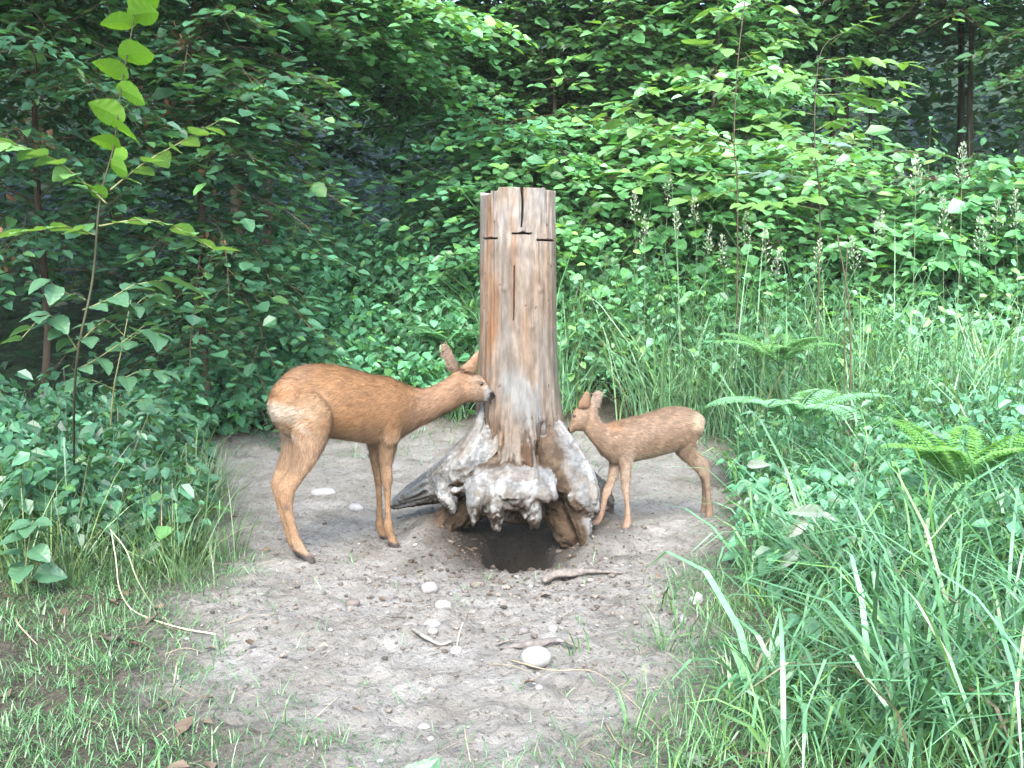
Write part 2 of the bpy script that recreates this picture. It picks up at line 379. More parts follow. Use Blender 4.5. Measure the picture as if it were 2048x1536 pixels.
def root(pts, radii, amp=.35, freq=14, n=44, sides=30, flat=1., pale_top=1., seed=0, blunt=True, tex=1.):
    """one gnarled root: pts are 3-D, radii in metres"""
    P = catmull(pts, n); r = catmull(np.asarray(radii)[:, None], n)[:, 0]
    T = norm(np.gradient(P, axis=0)); A = norm(np.cross(T, [0, 0, 1.])+1e-6); B = np.cross(A, T)
    a = np.linspace(0, 2*pi, sides, endpoint=False)
    D = np.cos(a)[None, :, None]*A[:, None]+flat*np.sin(a)[None, :, None]*B[:, None]
    V = P[:, None]+r[:, None, None]*D
    along = np.linspace(0, 1, n)[:, None]+0*a[None]
    grain = fbm(np.stack([np.cos(a)[None]*3+0*along, np.sin(a)[None]*3+0*along, along*2.2+seed], -1), 4)-.5
    lump = fbm(V*freq+seed*3.1, 4)-.5
    fine = fbm(V*freq*3.5+seed, 3)-.5
    rag = fbm(V*34+seed, 4)
    g2 = fbm(np.stack([np.cos(a)[None]*7+.8*lump, np.sin(a)[None]*7+0*along, along*2.5+seed*2], -1), 4)-.5
    V = V+(r[:, None]*amp*(grain*1.5+lump*1.1+g2*.9)+tex*.012*fine+tex*.020*(rag-.5))[..., None]*D
    up = np.sin(a)[None]+0*along
    n_ = fbm(V*26+seed, 5); n__ = fbm(V*13+seed+5, 4)
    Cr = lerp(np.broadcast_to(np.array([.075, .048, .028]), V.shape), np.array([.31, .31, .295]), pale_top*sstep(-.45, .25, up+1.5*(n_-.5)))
    Cr = lerp(Cr, np.array([.155, .16, .157]), sstep(.48, .62, n__)*.75)
    Cr = lerp(Cr, np.array([.075, .055, .037]), sstep(.03, -.10, g2)*.65)
    Cr = lerp(Cr, np.array([.05, .036, .025]), sstep(.56, .66, n_)*.8)
    Cr = lerp(Cr, np.array([.045, .034, .025]), sstep(.44, .36, rag)*.85*min(1, tex))
    V = V.reshape(-1, 3); F = grid_faces(n, sides)
    V = np.concatenate([V, [P[0]], [P[-1]+T[-1]*(r[-1]*.4 if blunt else 0)]])
    j = np.arange(sides); j2 = (j+1) % sides; k = n*sides
    F = np.concatenate([F, np.stack([np.full(sides, k), j2, j], -1), np.stack([np.full(sides, k+1), (n-1)*sides+j, (n-1)*sides+j2], -1)])
    C = np.concatenate([Cr.reshape(-1, 3), [[.1, .08, .05], [.06, .045, .03]]])
    return V, F[:, ::-1], C
def add_root(parts, label=None):
    b = MB()
    for p in parts: b.add(*p)
    o = b.build('root', M['root'], stump, smooth=True)
    if label: o['label'] = label
    return o
# ------------------------------------------------------------------ deer
def loft(mb, secs, n=None, sides=28):
    """secs: list of (end A, end B, lateral half width, lateral axis); the body is swept through these ellipses"""
    A = np.array([s[0] for s in secs]); B = np.array([s[1] for s in secs]); H = np.array([[s[2]] for s in secs]); Lx = np.array([s[3] for s in secs])
    n = n or len(secs)*7
    A, B, H, Lx = catmull(A, n), catmull(B, n), catmull(H, n), norm(catmull(Lx, n))
    c = (A+B)/2; u = (A-B)/2; a = np.linspace(0, 2*pi, sides, endpoint=False)
    V = c[:, None]+np.cos(a)[None, :, None]*u[:, None]+np.sin(a)[None, :, None]*(Lx*np.maximum(H, .002))[:, None]
    F = grid_faces(n, sides); V = V.reshape(-1, 3); k = len(V)
    V = np.concatenate([V, c[:1], c[-1:]]); j = np.arange(sides); j2 = (j+1) % sides
    F = np.concatenate([F, np.stack([np.full(sides, k), j2, j], -1), np.stack([np.full(sides, k+1), (n-1)*sides+j, (n-1)*sides+j2], -1)])
    mb.add(V, F)
def ball(mb, c, r, seg=12):
    a = np.linspace(0, 2*pi, seg*2, endpoint=False); p = np.linspace(.02, pi-.02, seg)
    V = np.stack([np.sin(p)[:, None]*np.cos(a)[None], np.sin(p)[:, None]*np.sin(a)[None], np.cos(p)[:, None]+0*a[None]], -1)
    mb.add((V*np.asarray(r)+np.asarray(c)).reshape(-1, 3), grid_faces(seg, seg*2))
def fuse(mb, voxel, smooth):
    me = mb.mesh('raw', M['fur']); o = bpy.data.objects.new('raw', me); COL.objects.link(o)
    a = o.modifiers.new('r', 'REMESH'); a.mode = 'VOXEL'; a.voxel_size = voxel
    b = o.modifiers.new('s', 'SMOOTH'); b.factor = .5; b.iterations = smooth
    dg = bpy.context.evaluated_depsgraph_get(); ev = o.evaluated_get(dg); em = ev.to_mesh()
    V = np.empty(len(em.vertices)*3, np.float32); em.vertices.foreach_get('co', V)
    Nn = np.empty(len(em.vertices)*3, np.float32); em.vertices.foreach_get('normal', Nn)
    em.calc_loop_triangles(); F = np.empty(len(em.loop_triangles)*3, np.int32); em.loop_triangles.foreach_get('vertices', F)
    V = V.reshape(-1, 3).astype(float); F = F.reshape(-1, 3); Nn = Nn.reshape(-1, 3).astype(float)
    ev.to_mesh_clear(); bpy.data.objects.remove(o); bpy.data.meshes.remove(me)
    return V, F, Nn
def topx(P):
    """photo pixel that a world point falls on (used to place coat markings on the body's own side)"""
    d = P-np.array([0, 0, CAMZ]); f = d[:, 1]*cp-d[:, 2]*sp; u = d[:, 1]*sp+d[:, 2]*cp
    return CX+FPX*d[:, 0]/f, CY-FPX*u/f
# root flare: one fused surface, cut afterwards into the collar and its single roots
A_ = lambda px, py, Y: at(px, py, Y)
def rtube(mb, pts, radii, n=26, sides=18, flat=1.):
    P = catmull(pts, n); r = catmull(np.asarray(radii, float)[:, None]*mpp, n)[:, 0]
    T = norm(np.gradient(P, axis=0)); A = norm(np.cross(T, [0, 0, 1.])+1e-6); B = np.cross(A, T); a = np.linspace(0, 2*pi, sides, endpoint=False)
    V = P[:, None]+r[:, None, None]*(np.cos(a)[None, :, None]*A[:, None]+flat*np.sin(a)[None, :, None]*B[:, None])
    F = grid_faces(n, sides); k = n*sides; V = np.concatenate([V.reshape(-1, 3), P[:1], P[-1:]+T[-1:]*r[-1]*.5]); j = np.arange(sides); j2 = (j+1) % sides
    mb.add(V, np.concatenate([F, np.stack([np.full(sides, k), j2, j], -1), np.stack([np.full(sides, k+1), (n-1)*sides+j, (n-1)*sides+j2], -1)]))
    return P
fl_ = MB()
collar = rtube(fl_, [A_(1036, 790, SY), A_(1036, 850, SY), A_(1036, 900, SY), A_(1038, 960, SY), A_(1042, 1010, SY+.02)], [55, 66, 80, 92, 88], 24, 40)
gp = lambda px, py, dzv=0: ground(px, py)+np.array([0, 0, dzv])
ROOTS = {
 'pale bleached root reaching out to the left behind the doe\'s front legs': ([A_(1000, 850, 4.06), A_(945, 928, 4.02), A_(905, 956, 4.05), A_(860, 977, 4.12), A_(812, 998, 4.2), A_(780, 1014, 4.25)], [34, 58, 46, 36, 21, 7]),
 'broad ragged pale root stub facing the viewer over the dark hollow': ([A_(1025, 925, 4.02), A_(1022, 965, 3.9), A_(1020, 985, 3.82), A_(1018, 992, 3.76)], [60, 68, 66, 46]),
 'root with a white bleached edge standing down into the soil beside the fawn': ([A_(1085, 850, 4.08), A_(1128, 915, 4.0), A_(1152, 965, 3.95), A_(1172, 1005, 3.9), A_(1188, 1026, 3.87)], [36, 42, 40, 34, 14]),
 'dark stub of a root behind the fawn\'s front leg': ([A_(1120, 930, 4.2), A_(1172, 962, 4.3), A_(1203, 985, 4.3), A_(1214, 1020, 4.27), A_(1219, 1056, 4.25)], [34, 30, 24, 17, 12]),
 'shaded brown root running down under the left one': ([A_(1000, 950, 4.15), A_(950, 1000, 4.13), A_(905, 1035, 4.08), A_(868, 1065, 4.0)], [60, 46, 34, 20]),
 'brown rotten root sinking into the soil right of the hollow': ([A_(1085, 940, 4.08), A_(1118, 1000, 4.05), A_(1138, 1050, 4.0), A_(1150, 1085, 3.95)], [58, 50, 42, 30])}
paths = [collar]
for k_, (p_, r_) in ROOTS.items(): paths.append(rtube(fl_, p_, r_, 34, 22, .62 if 'ragged' in k_ else .9))
# side prongs belong to the root they leave
for par, p_, r_ in [(1, [A_(893, 965, 4.02), A_(893, 990, 3.96), A_(902, 1008, 3.95), A_(909, 1026, 3.95)], [28, 20, 13, 6]), (1, [A_(966, 800, 4.03), A_(952, 860, 4.0), A_(925, 915, 4.0), A_(885, 955, 4.05)], [6, 13, 20, 18]),
                    (2, [A_(1060, 965, 3.86), A_(1082, 985, 3.79), A_(1100, 1001, 3.75)], [30, 20, 8]), (2, [A_(1075, 955, 3.9), A_(1098, 985, 3.84), A_(1112, 999, 3.83)], [28, 18, 8]), (2, [A_(965, 975, 3.84), A_(952, 1000, 3.77), A_(947, 1022, 3.76), A_(946, 1049, 3.76)], [34, 22, 13, 6]),
                    (2, [A_(905, 984, 3.88), A_(938, 977, 3.84), A_(968, 975, 3.8)], [8, 9, 18]), (2, [A_(985, 1000, 3.8), A_(993, 1030, 3.78), A_(1000, 1062, 3.78)], [28, 18, 6]), (2, [A_(1052, 990, 3.82), A_(1066, 1028, 3.8), A_(1065, 1054, 3.8)], [28, 20, 9]),
                    (3, [A_(1150, 1000, 3.94), A_(1163, 1040, 3.89), A_(1171, 1078, 3.86), A_(1178, 1106, 3.84)], [26, 19, 12, 8]), (3, [A_(1095, 880, 4.0), A_(1105, 930, 3.95), A_(1120, 985, 3.93)], [20, 30, 24])]:
    paths.append((par, rtube(fl_, p_, r_, 24, 16)))
fV, fF, fN = fuse(fl_, .0062, 3)
rid = lambda f, o, sd: 1-np.abs(2*fbm(fV*f+sd, o)-1)
# grain follows the nearest root
best = np.full(len(fV), 9.); own = np.zeros(len(fV), int); tt_ = np.zeros(len(fV)); ang = np.zeros(len(fV))
for q_, pp in enumerate(paths):
    par, P_ = (q_, pp) if not isinstance(pp, tuple) else pp
    dd = np.linalg.norm(fV[:, None]-P_[None, ::2], axis=2); ii = dd.argmin(1); dm = dd[np.arange(len(fV)), ii]*(1.0 if q_ else .72)
    k_ = dm < best; best[k_] = dm[k_]; own[k_] = par; Tg = norm(np.gradient(P_, axis=0))[::2][ii]; dv = fV-P_[::2][ii]; pr_ = (dv*Tg).sum(1); sl = np.concatenate([[0], np.cumsum(np.linalg.norm(np.diff(P_, axis=0), axis=1))])[::2][ii]+pr_
    tt_[k_] = sl[k_]; dv = dv-Tg*pr_[:, None]; ang[k_] = np.arctan2(dv[k_, 2], dv[k_, 1])
fpx_, fpy_ = topx(fV)
grain = fbm(np.stack([np.cos(ang)*5+.5*fbm(fV*9, 2), np.sin(ang)*5+.6*fbm(fV*7+3, 2), tt_*3.2+own*3.], -1), 5)-.5
strk = fbm(np.stack([fpx_*.075, fpy_*.013, fV[:, 1]*5], -1), 4)-.5; grain = np.where(own == 2, strk, grain)
lump = fbm(fV*11+3, 4)-.5; crev = rid(17, 4, 7); pits = sstep(.60, .72, fbm(fV*20+31, 4))
fpx, fpy = topx(fV)
zone = np.isin(own, (1, 2, 3)).astype(float)
edge_ = np.where(own == 2, sstep(985, 1010, fpy), 0)
disp = .012*lump*(1-.6*(own == 2))+.028*grain*(.5+.5*zone)+.004*(fbm(fV*40, 4)-.5)-.004*sstep(.82, .97, crev)-.010*pits*(1-.7*zone)+.018*(fbm(fV*[46, 46, 12], 3)-.5)*edge_
fV = fV+fN*disp[:, None]
fV[:, 2] -= (own == 2)*sstep(1000, 1018, fpy)*.012*sstep(.0, .16, strk)
mV = MB().add(fV, fF).mesh('tmp', M['root']); fN2 = np.empty(len(fV)*3, np.float32); mV.vertices.foreach_get('normal', fN2); bpy.data.meshes.remove(mV); fN2 = fN2.reshape(-1, 3)
nn_ = fbm(fV*16+2, 5); n4_ = fbm(fV*48+2, 4)
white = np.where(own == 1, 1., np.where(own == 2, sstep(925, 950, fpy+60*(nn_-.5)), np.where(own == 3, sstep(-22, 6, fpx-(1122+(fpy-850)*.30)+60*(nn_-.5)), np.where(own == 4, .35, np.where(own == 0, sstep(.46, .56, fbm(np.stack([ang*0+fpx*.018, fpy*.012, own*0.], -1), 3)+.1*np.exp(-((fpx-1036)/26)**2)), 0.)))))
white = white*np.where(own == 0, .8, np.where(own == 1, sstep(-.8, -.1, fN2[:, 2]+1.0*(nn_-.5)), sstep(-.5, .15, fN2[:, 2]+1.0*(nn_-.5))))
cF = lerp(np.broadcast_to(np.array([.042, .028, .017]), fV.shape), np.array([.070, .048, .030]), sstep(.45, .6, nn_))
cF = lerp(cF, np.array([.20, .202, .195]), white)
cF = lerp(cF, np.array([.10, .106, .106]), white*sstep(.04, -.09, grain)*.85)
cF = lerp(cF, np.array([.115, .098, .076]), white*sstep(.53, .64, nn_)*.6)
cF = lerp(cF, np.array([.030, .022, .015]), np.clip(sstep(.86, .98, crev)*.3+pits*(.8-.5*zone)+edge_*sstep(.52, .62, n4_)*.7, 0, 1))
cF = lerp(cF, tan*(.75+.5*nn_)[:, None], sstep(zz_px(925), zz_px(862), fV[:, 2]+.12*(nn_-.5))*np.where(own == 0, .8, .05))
cF = cF*(.84+.32*n4_)[:, None]*.84
fo = own[fF].max(1)
for q_ in range(7):
    fs = fF[fo == q_]
    if not len(fs): continue
    u_, inv = np.unique(fs, return_inverse=True)
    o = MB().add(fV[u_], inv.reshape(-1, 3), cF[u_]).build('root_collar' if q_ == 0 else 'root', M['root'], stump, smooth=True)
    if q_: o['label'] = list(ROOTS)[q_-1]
def fur(V, F, N, colf, flow, n, length, wid):
    tri = V[F]; area = np.linalg.norm(np.cross(tri[:, 1]-tri[:, 0], tri[:, 2]-tri[:, 0]), axis=1)
    k = rng.choice(len(F), n, p=area/area.sum()); u = rng.random((n, 2)); fl = u.sum(1) > 1; u[fl] = 1-u[fl]
    p = tri[k, 0]+u[:, :1]*(tri[k, 1]-tri[k, 0])+u[:, 1:]*(tri[k, 2]-tri[k, 0])
    nn = norm(N[F[k]].mean(1)); d = flow(p)+.35*(fbm(p*30, 2)[:, None]-.5)*np.array([1, 1, 1.])+.28*rng.normal(size=(n, 3))
    d = norm(d-nn*(d*nn).sum(1, keepdims=True)); Lh = length(p)*(.6+.8*rng.random(n))
    lift = (.10+.24*rng.random(n))[:, None]
    tip = p+Lh[:, None]*(d*np.sqrt(1-lift**2)+nn*lift); side = norm(np.cross(d, nn))*wid
    V3 = np.stack([p-side, p+side, tip], 1).reshape(-1, 3)
    c = colf(p)*(.55+.8*rng.random((n, 1)))*(.75+.5*fbm(p*[45, 45, 60], 2))[:, None]
    C3 = np.repeat(c, 3, 0)*np.tile([[.8], [.8], [1.12]], (n, 1))
    return V3, np.arange(3*n).reshape(-1, 3), C3

def deer_common(t, mb, voxel, smooth, colf, flow, n, length, wid, eyes):
    V, F, N = fuse(mb, voxel, smooth)
    MB().add(V, F, colf(V)).build('body', M['fur'], t, smooth=True)
    MB().add(*fur(V, F, N, colf, flow, n, length, wid)).build('fur', M['strand'], t, kind='stuff')
    px, py = topx(V)
    for (ex, ey), r in eyes:
        q = np.hypot(px-ex, py-ey) < 5; vs = V[q]; vs = vs[vs[:, 1] < vs[:, 1].min()+.02]; c = vs.mean(0)+np.array([0, r*.45, 0])
        e = MB(); ball(e, c, r); e.C = [np.tile([[.012, .009, .007]], (len(e.V[0]), 1))]; e.build('eye', M['eye'], t, smooth=True)

# --- doe -------------------------------------------------------------------------------------
def dz(cx, cy): return 500+cx/2.954, 640+cy/2.954
def dY(px): return 3.665+.00078*(px-600)
yaw = math.atan2(.00078*(px0:=1), 3.7/FPX)
heading = np.array([math.cos(yaw), math.sin(yaw), 0]); lat = np.array([math.sin(yaw), -math.cos(yaw), 0])   # lat points to the viewer's side
def sec(top, bot, hw, Y=None, lx=None, off=0.):
    (ax, ay), (bx, by) = dz(*top), dz(*bot)
    Ya = (dY(ax) if Y is None else Y)+off; Yb = (dY(bx) if Y is None else Y)+off
    return (at(ax, ay, Ya), at(bx, by, Yb), hw, lat if lx is None else lx)
b = MB()
loft(b, [sec((112, 520), (128, 560), .02), sec((122, 450), (150, 610), .055), sec((165, 378), (200, 670), .085), sec((225, 315), (285, 700), .103), sec((290, 277), (370, 700), .108), sec((400, 262), (450, 690), .108),
         sec((520, 270), (530, 700), .112), sec((640, 303), (620, 712), .112), sec((740, 327), (700, 722), .104), sec((830, 340), (780, 725), .094), sec((890, 368), (850, 715), .082), sec((950, 395), (925, 672), .062), sec((985, 410), (975, 640), .045)], 90, 40)
loft(b, [sec((860, 372), (820, 650), .06), sec((940, 392), (930, 655), .056), sec((1020, 405), (1020, 620), .046), sec((1090, 388), (1105, 575), .04), sec((1150, 358), (1175, 540), .037), sec((1205, 315), (1245, 505), .038), sec((1240, 300), (1275, 480), .03)], 50, 30)
hl = norm(lat+.55*heading)      # head turned further away
loft(b, [sec((1200, 320), (1235, 500), .03, lx=hl), sec((1250, 288), (1275, 488), .040, lx=hl), sec((1300, 292), (1325, 487), .045, lx=hl), sec((1345, 322), (1360, 486), .043, lx=hl), sec((1380, 368), (1388, 483), .033, lx=hl),
         sec((1408, 404), (1405, 480), .026, lx=hl), sec((1428, 428), (1422, 474), .021, lx=hl), sec((1440, 440), (1432, 466), .012, lx=hl)], 44, 26)
for q_, r_ in (((815, 565), (.050, .035, .085)), ((830, 640), (.045, .03, .06)), ((380, 520), (.06, .03, .075)), ((250, 440), (.06, .03, .06))):
    X_, Y_ = dz(*q_); ball(b, at(X_, Y_, dY(X_)-.060), r_)
# ears
loft(b, [sec((1190, 295), (1235, 290), .011), sec((1170, 260), (1234, 262), .011), sec((1146, 205), (1208, 215), .009), sec((1133, 165), (1190, 175), .007), sec((1145, 133), (1162, 138), .004)], 30, 18)
loft(b, [sec((1262, 300), (1310, 318), .012, off=-.03), sec((1262, 268), (1338, 315), .011, off=-.035), sec((1285, 240), (1346, 280), .009, off=-.04), sec((1318, 208), (1352, 235), .007, off=-.045), sec((1346, 180), (1356, 186), .004, off=-.045)], 30, 18)
def leg(b, secs, Ytop, Yhoof, conv, lx):
    ys = [conv(*s[0])[1] for s in secs]; y0, y1 = min(ys), max(ys); out = []
    for l, r, hw in secs:
        (ax, ay), (bx, by) = conv(*l), conv(*r)
        t = ((ay+by)/2-y0)/(y1-y0); Y = Ytop+(Yhoof-Ytop)*min(1, max(0, t))
        out.append((at(ax, ay, Y), at(bx, by, Y), hw, lx))
    loft(b, out, len(out)*9, 20)
gnd = lambda p: ground(*p)[1]
hn, hf, fn, ff = dz(348, 1436), dz(285, 1400), dz(855, 1342), dz(782, 1290)
# near hind, far hind
leg(b, [((210, 420), (400, 420), .05), ((215, 520), (470, 500), .05), ((230, 620), (488, 610), .052), ((255, 720), (452, 720), .043), ((252, 800), (410, 800), .034), ((225, 880), (352, 890), .026), ((176, 950), (300, 965), .021), ((154, 1000), (270, 1010), .0200), ((165, 1060), (258, 1060), .016),
        ((192, 1130), (256, 1120), .0120), ((212, 1200), (269, 1195), .0108), ((236, 1280), (292, 1275), .0108), ((240, 1325), (316, 1315), .015), ((268, 1365), (332, 1350), .013), ((305, 1405), (358, 1385), .014), ((330, 1442), (380, 1404), .018), ((345, 1452), (392, 1426), .015)], dY(dz(300, 0)[0])-.062, gnd(hn), dz, lat)
leg(b, [((150, 520), (330, 520), .045), ((180, 640), (330, 640), .042), ((190, 740), (310, 740), .034), ((165, 840), (265, 840), .026), ((135, 920), (235, 930), .021), ((120, 965), (212, 975), .018), ((138, 1030), (212, 1030), .015),
        ((158, 1100), (215, 1100), .012), ((180, 1180), (232, 1180), .0112), ((208, 1270), (258, 1270), .0112), ((222, 1320), (282, 1310), .013), ((248, 1360), (300, 1345), .012), ((275, 1395), (318, 1375), .013), ((292, 1405), (325, 1393), .011)], dY(dz(240, 0)[0])+.055, gnd(hf), dz, lat)
# near fore, far fore
leg(b, [((740, 560), (900, 560), .04), ((728, 640), (900, 640), .042), ((745, 700), (880, 690), .036), ((760, 760), (862, 760), .027), ((765, 830), (842, 830), .02), ((774, 890), (841, 890), .0185), ((775, 945), (843, 945), .019), ((789, 1005), (833, 1005), .0125), ((795, 1080), (833, 1080), .0108), ((797, 1160), (835, 1160), .0108),
        ((788, 1215), (846, 1210), .0155), ((795, 1255), (850, 1245), .015), ((812, 1295), (862, 1280), .0135), ((818, 1338), (876, 1312), .018), ((834, 1354), (890, 1334), .016)], dY(dz(810, 0)[0])-.05, gnd(fn), dz, lat)
leg(b, [((690, 640), (800, 640), .035), ((695, 720), (790, 720), .028), ((702, 780), (772, 780), .022), ((712, 840), (768, 840), .018), ((726, 900), (772, 900), .0165), ((735, 950), (778, 950), .0165), ((743, 1010), (780, 1010), .013), ((746, 1090), (783, 1090), .0112), ((745, 1160), (786, 1160), .0112),
        ((740, 1205), (792, 1205), .013), ((750, 1245), (798, 1235), .013), ((762, 1275), (806, 1260), .014), ((772, 1296), (812, 1280), .012)], dY(dz(750, 0)[0])+.045, gnd(ff), dz, lat)
RED = np.array([.198, .106, .049]); TAN = np.array([.175, .113, .068]); PINK = np.array([.195, .117, .068]); PALE = np.array([.30, .26, .205]); DARKB = np.array([.10, .06, .035])
def doe_col(P):
    px, py = topx(P); cx, cy = (px-500)*2.954, (py-640)*2.954
    nz = fbm(P*[14, 14, 22], 3); nf_ = fbm(P*60, 3)
    c = np.broadcast_to(RED, P.shape).copy()
    c = lerp(c, TAN, sstep(560, 720, cy+80*(nz-.5))*sstep(1150, 1000, cx))
    c = lerp(c, TAN*1.05, sstep(250, 180, cx)*sstep(480, 560, cy)*.6)
    c = lerp(c, PINK, sstep(880, 1060, cx+140*(nz-.5)))
    c = lerp(c, PINK*1.05, sstep(430, 300, cx+160*(nz-.5))*sstep(440, 330, cy)*.75)
    c = lerp(c, np.array([.26, .18, .11]), np.exp(-(((cx-390)/95)**2+((cy-520)/90)**2))*.8)
    # pale rump patch streaked with dark
    rp = sstep(1.2, .55, np.hypot((cx-165)/125, (cy-540-(cx-165)*.28)/75)+.5*(nz-.5))
    c = lerp(c, PALE, rp*.9)
    streaks = sstep(.50, .62, fbm(np.stack([(cx+cy*.9)*.012, (cy-cx*.55)*.075, px*0], -1), 3))
    near = np.hypot((cx-270)/150, (cy-600)/150)
    c = lerp(c, PALE*.95, streaks*sstep(1.1, .5, near)*.75)
    c = lerp(c, DARKB*1.7, sstep(.54, .64, fbm(np.stack([(cx+cy*.9)*.012, (cy-cx*.55)*.06, px*0+9], -1), 3))*sstep(1.1, .5, near)*.6)
    c = lerp(c, DARKB*1.5, np.exp(-(((cx-335)/60)**2+((cy-800)/50)**2))*.4)
    # belly edge, throat, face
    c = lerp(c, np.array([.25, .18, .112]), sstep(665, 705, cy)*sstep(440, 500, cx)*sstep(720, 640, cx)*.6)
    fc = sstep(1285, 1330, cx)*sstep(270, 330, cy)
    c = lerp(c, np.array([.185, .132, .092]), fc*.7)
    c = lerp(c, np.array([.26, .245, .225]), sstep(1375, 1400, cx)*sstep(380, 400, cy)*.9)
    c = lerp(c, np.array([.012, .01, .009]), sstep(1414, 1424, cx+14*(nz-.5))*sstep(418, 430, cy)*sstep(470, 450, cy))
    c = lerp(c, np.array([.03, .022, .018]), sstep(1400, 1412, cx)*sstep(452, 460, cy)*sstep(480, 470, cy)*.8)
    c = lerp(c, DARKB, np.exp(-(((cx-1368)/16)**2+((cy-374)/14)**2))*.8)
    ear = (cy < 300)*(cx > 1100)*(cx < 1245)
    c = lerp(c, np.array([.19, .137, .102]), ear*.85)
    c = lerp(c, np.array([.22, .13, .08]), (cy < 330)*(cx > 1255)*(cx < 1360)*sstep(300, 260, cy-(cx-1300)*-.9)*.7)
    # lower legs, hooves, gland
    c = lerp(c, np.array([.175, .105, .058]), sstep(800, 1100, cy)*.8)
    c = lerp(c, np.array([.23, .16, .105]), sstep(1290, 1340, cy)*.7)
    c = lerp(c, np.array([.035, .03, .028]), sstep(1376, 1398, cy-(cx-345)*.35+8*(nz-.5))*(cx < 500))
    c = lerp(c, np.array([.035, .03, .028]), sstep(1306, 1320, cy-(cx-850)*.2)*(cx > 800))
    c = lerp(c, np.array([.035, .03, .028]), sstep(1262, 1280, cy)*(cx > 600)*(cx < 800))
    c = lerp(c, np.array([.05, .035, .03]), np.exp(-(((cx-215)/20)**2+((cy-1105)/18)**2))*.85)
    c = lerp(c, np.array([.05, .035, .03]), np.exp(-(((cx-805)/16)**2+((cy-1285)/12)**2))*.8+np.exp(-(((cx-245)/12)**2+((cy-1335)/14)**2))*.7)
    return c*(.72+.56*nf_)[:, None]
def doe_flow(p):
    px, py = topx(p); cy = (py-640)*2.954; cx = (px-500)*2.954
    lowr = sstep(620, 760, cy)[:, None]
    d = -heading*(1-lowr)+np.array([0, 0, -1.])*(.35+lowr)
    return d
e1 = at(*dz(1371, 376), dY(dz(1371, 0)[0])-.030)
doe = thing('doe', ground(*dz(560, 1360)), 'adult red-brown doe standing with her nose against the left side of the stump', 'deer')
deer_common(doe, b, .0052, 6, doe_col, doe_flow, 70000, lambda p: np.where(p[:, 2] < .33, .008, np.where(p[:, 0] > at(935, 800, 3.9)[0], .009, .021)), .0013, [(dz(1366, 378), .0085)])

# --- fawn ------------------------------------------------------------------------------------
def fz(cx, cy): return 1100+cx/4.2675, 740+cy/4.2675
def fY(px): return 4.12+.00070*(px-1250)
yawf = math.atan2(-.00070, -4.15/FPX); fh = np.array([math.cos(yawf), math.sin(yawf), 0]); fl = np.array([math.sin(.335), -math.cos(.335), 0])
def fsec(top, bot, hw, lx=None, off=0.):
    (ax, ay), (bx, by) = fz(*top), fz(*bot)
    return (at(ax, ay, fY(ax)+off), at(bx, by, fY(bx)+off), hw, fl if lx is None else lx)
b = MB()
loft(b, [fsec((1292, 430), (1280, 470), .012), fsec((1282, 388), (1262, 520), .032), fsec((1230, 352), (1235, 600), .05), fsec((1150, 322), (1160, 660), .061), fsec((1050, 316), (1060, 690), .064), fsec((950, 335), (960, 718), .064), fsec((850, 368), (860, 745), .066),
         fsec((700, 408), (720, 772), .066), fsec((590, 432), (620, 795), .06), fsec((520, 452), (530, 790), .05), fsec((460, 465), (470, 745), .036), fsec((430, 480), (430, 700), .024)], 80, 36)
loft(b, [fsec((560, 450), (540, 720), .034), fsec((470, 462), (455, 735), .034), fsec((425, 432), (400, 665), .03), fsec((398, 375), (350, 610), .027), fsec((385, 330), (300, 545), .025), fsec((360, 300), (270, 500), .022)], 44, 26)
hf_ = norm(fl+.5*fh)
loft(b, [fsec((395, 340), (300, 520), .022, hf_), fsec((345, 300), (265, 520), .029, hf_), fsec((275, 308), (228, 520), .031, hf_), fsec((222, 328), (212, 520), .029, hf_), fsec((190, 375), (200, 532), .023, hf_), fsec((178, 425), (185, 538), .018, hf_), fsec((164, 468), (172, 536), .014, hf_), fsec((152, 495), (160, 522), .008, hf_)], 40, 24)
loft(b, [fsec((238, 322), (330, 325), .009, off=-.02), fsec((246, 275), (338, 300), .009, off=-.025), fsec((280, 215), (340, 245), .008, off=-.027), fsec((298, 185), (340, 205), .006, off=-.028), fsec((315, 176), (328, 182), .004, off=-.028)], 26, 16)
loft(b, [fsec((330, 310), (395, 330), .009, off=.02), fsec((345, 260), (410, 290), .011, off=.02), fsec((370, 205), (428, 225), .010, off=.022), fsec((405, 170), (430, 180), .004, off=.03)], 26, 16)
nf1, ff1, nh1, fh1 = fz(650, 1368), fz(370, 1328), fz(1355, 1285), fz(1300, 1230)
leg(b, [((570, 640), (720, 640), .028), ((580, 730), (705, 730), .026), ((597, 800), (692, 800), .021), ((605, 880), (688, 880), .016), ((608, 960), (684, 960), .0135), ((610, 1020), (680, 1020), .0135), ((630, 1080), (678, 1080), .0105), ((640, 1150), (680, 1150), .0095), ((640, 1220), (688, 1215), .0105), ((636, 1265), (690, 1255), .011), ((622, 1320), (692, 1300), .012), ((612, 1372), (668, 1352), .011)], fY(1250)-.032, gnd(nf1), fz, fl)
leg(b, [((500, 700), (640, 700), .026), ((510, 790), (605, 800), .02), ((505, 860), (585, 880), .016), ((488, 940), (560, 950), .0135), ((450, 1030), (520, 1050), .0128), ((440, 1090), (492, 1100), .0105), ((428, 1160), (474, 1175), .0095), ((415, 1220), (458, 1240), .0105), ((398, 1262), (440, 1285), .011), ((362, 1290), (418, 1315), .0115), ((330, 1325), (390, 1335), .010)], fY(1230)+.035, gnd(ff1), fz, fl)
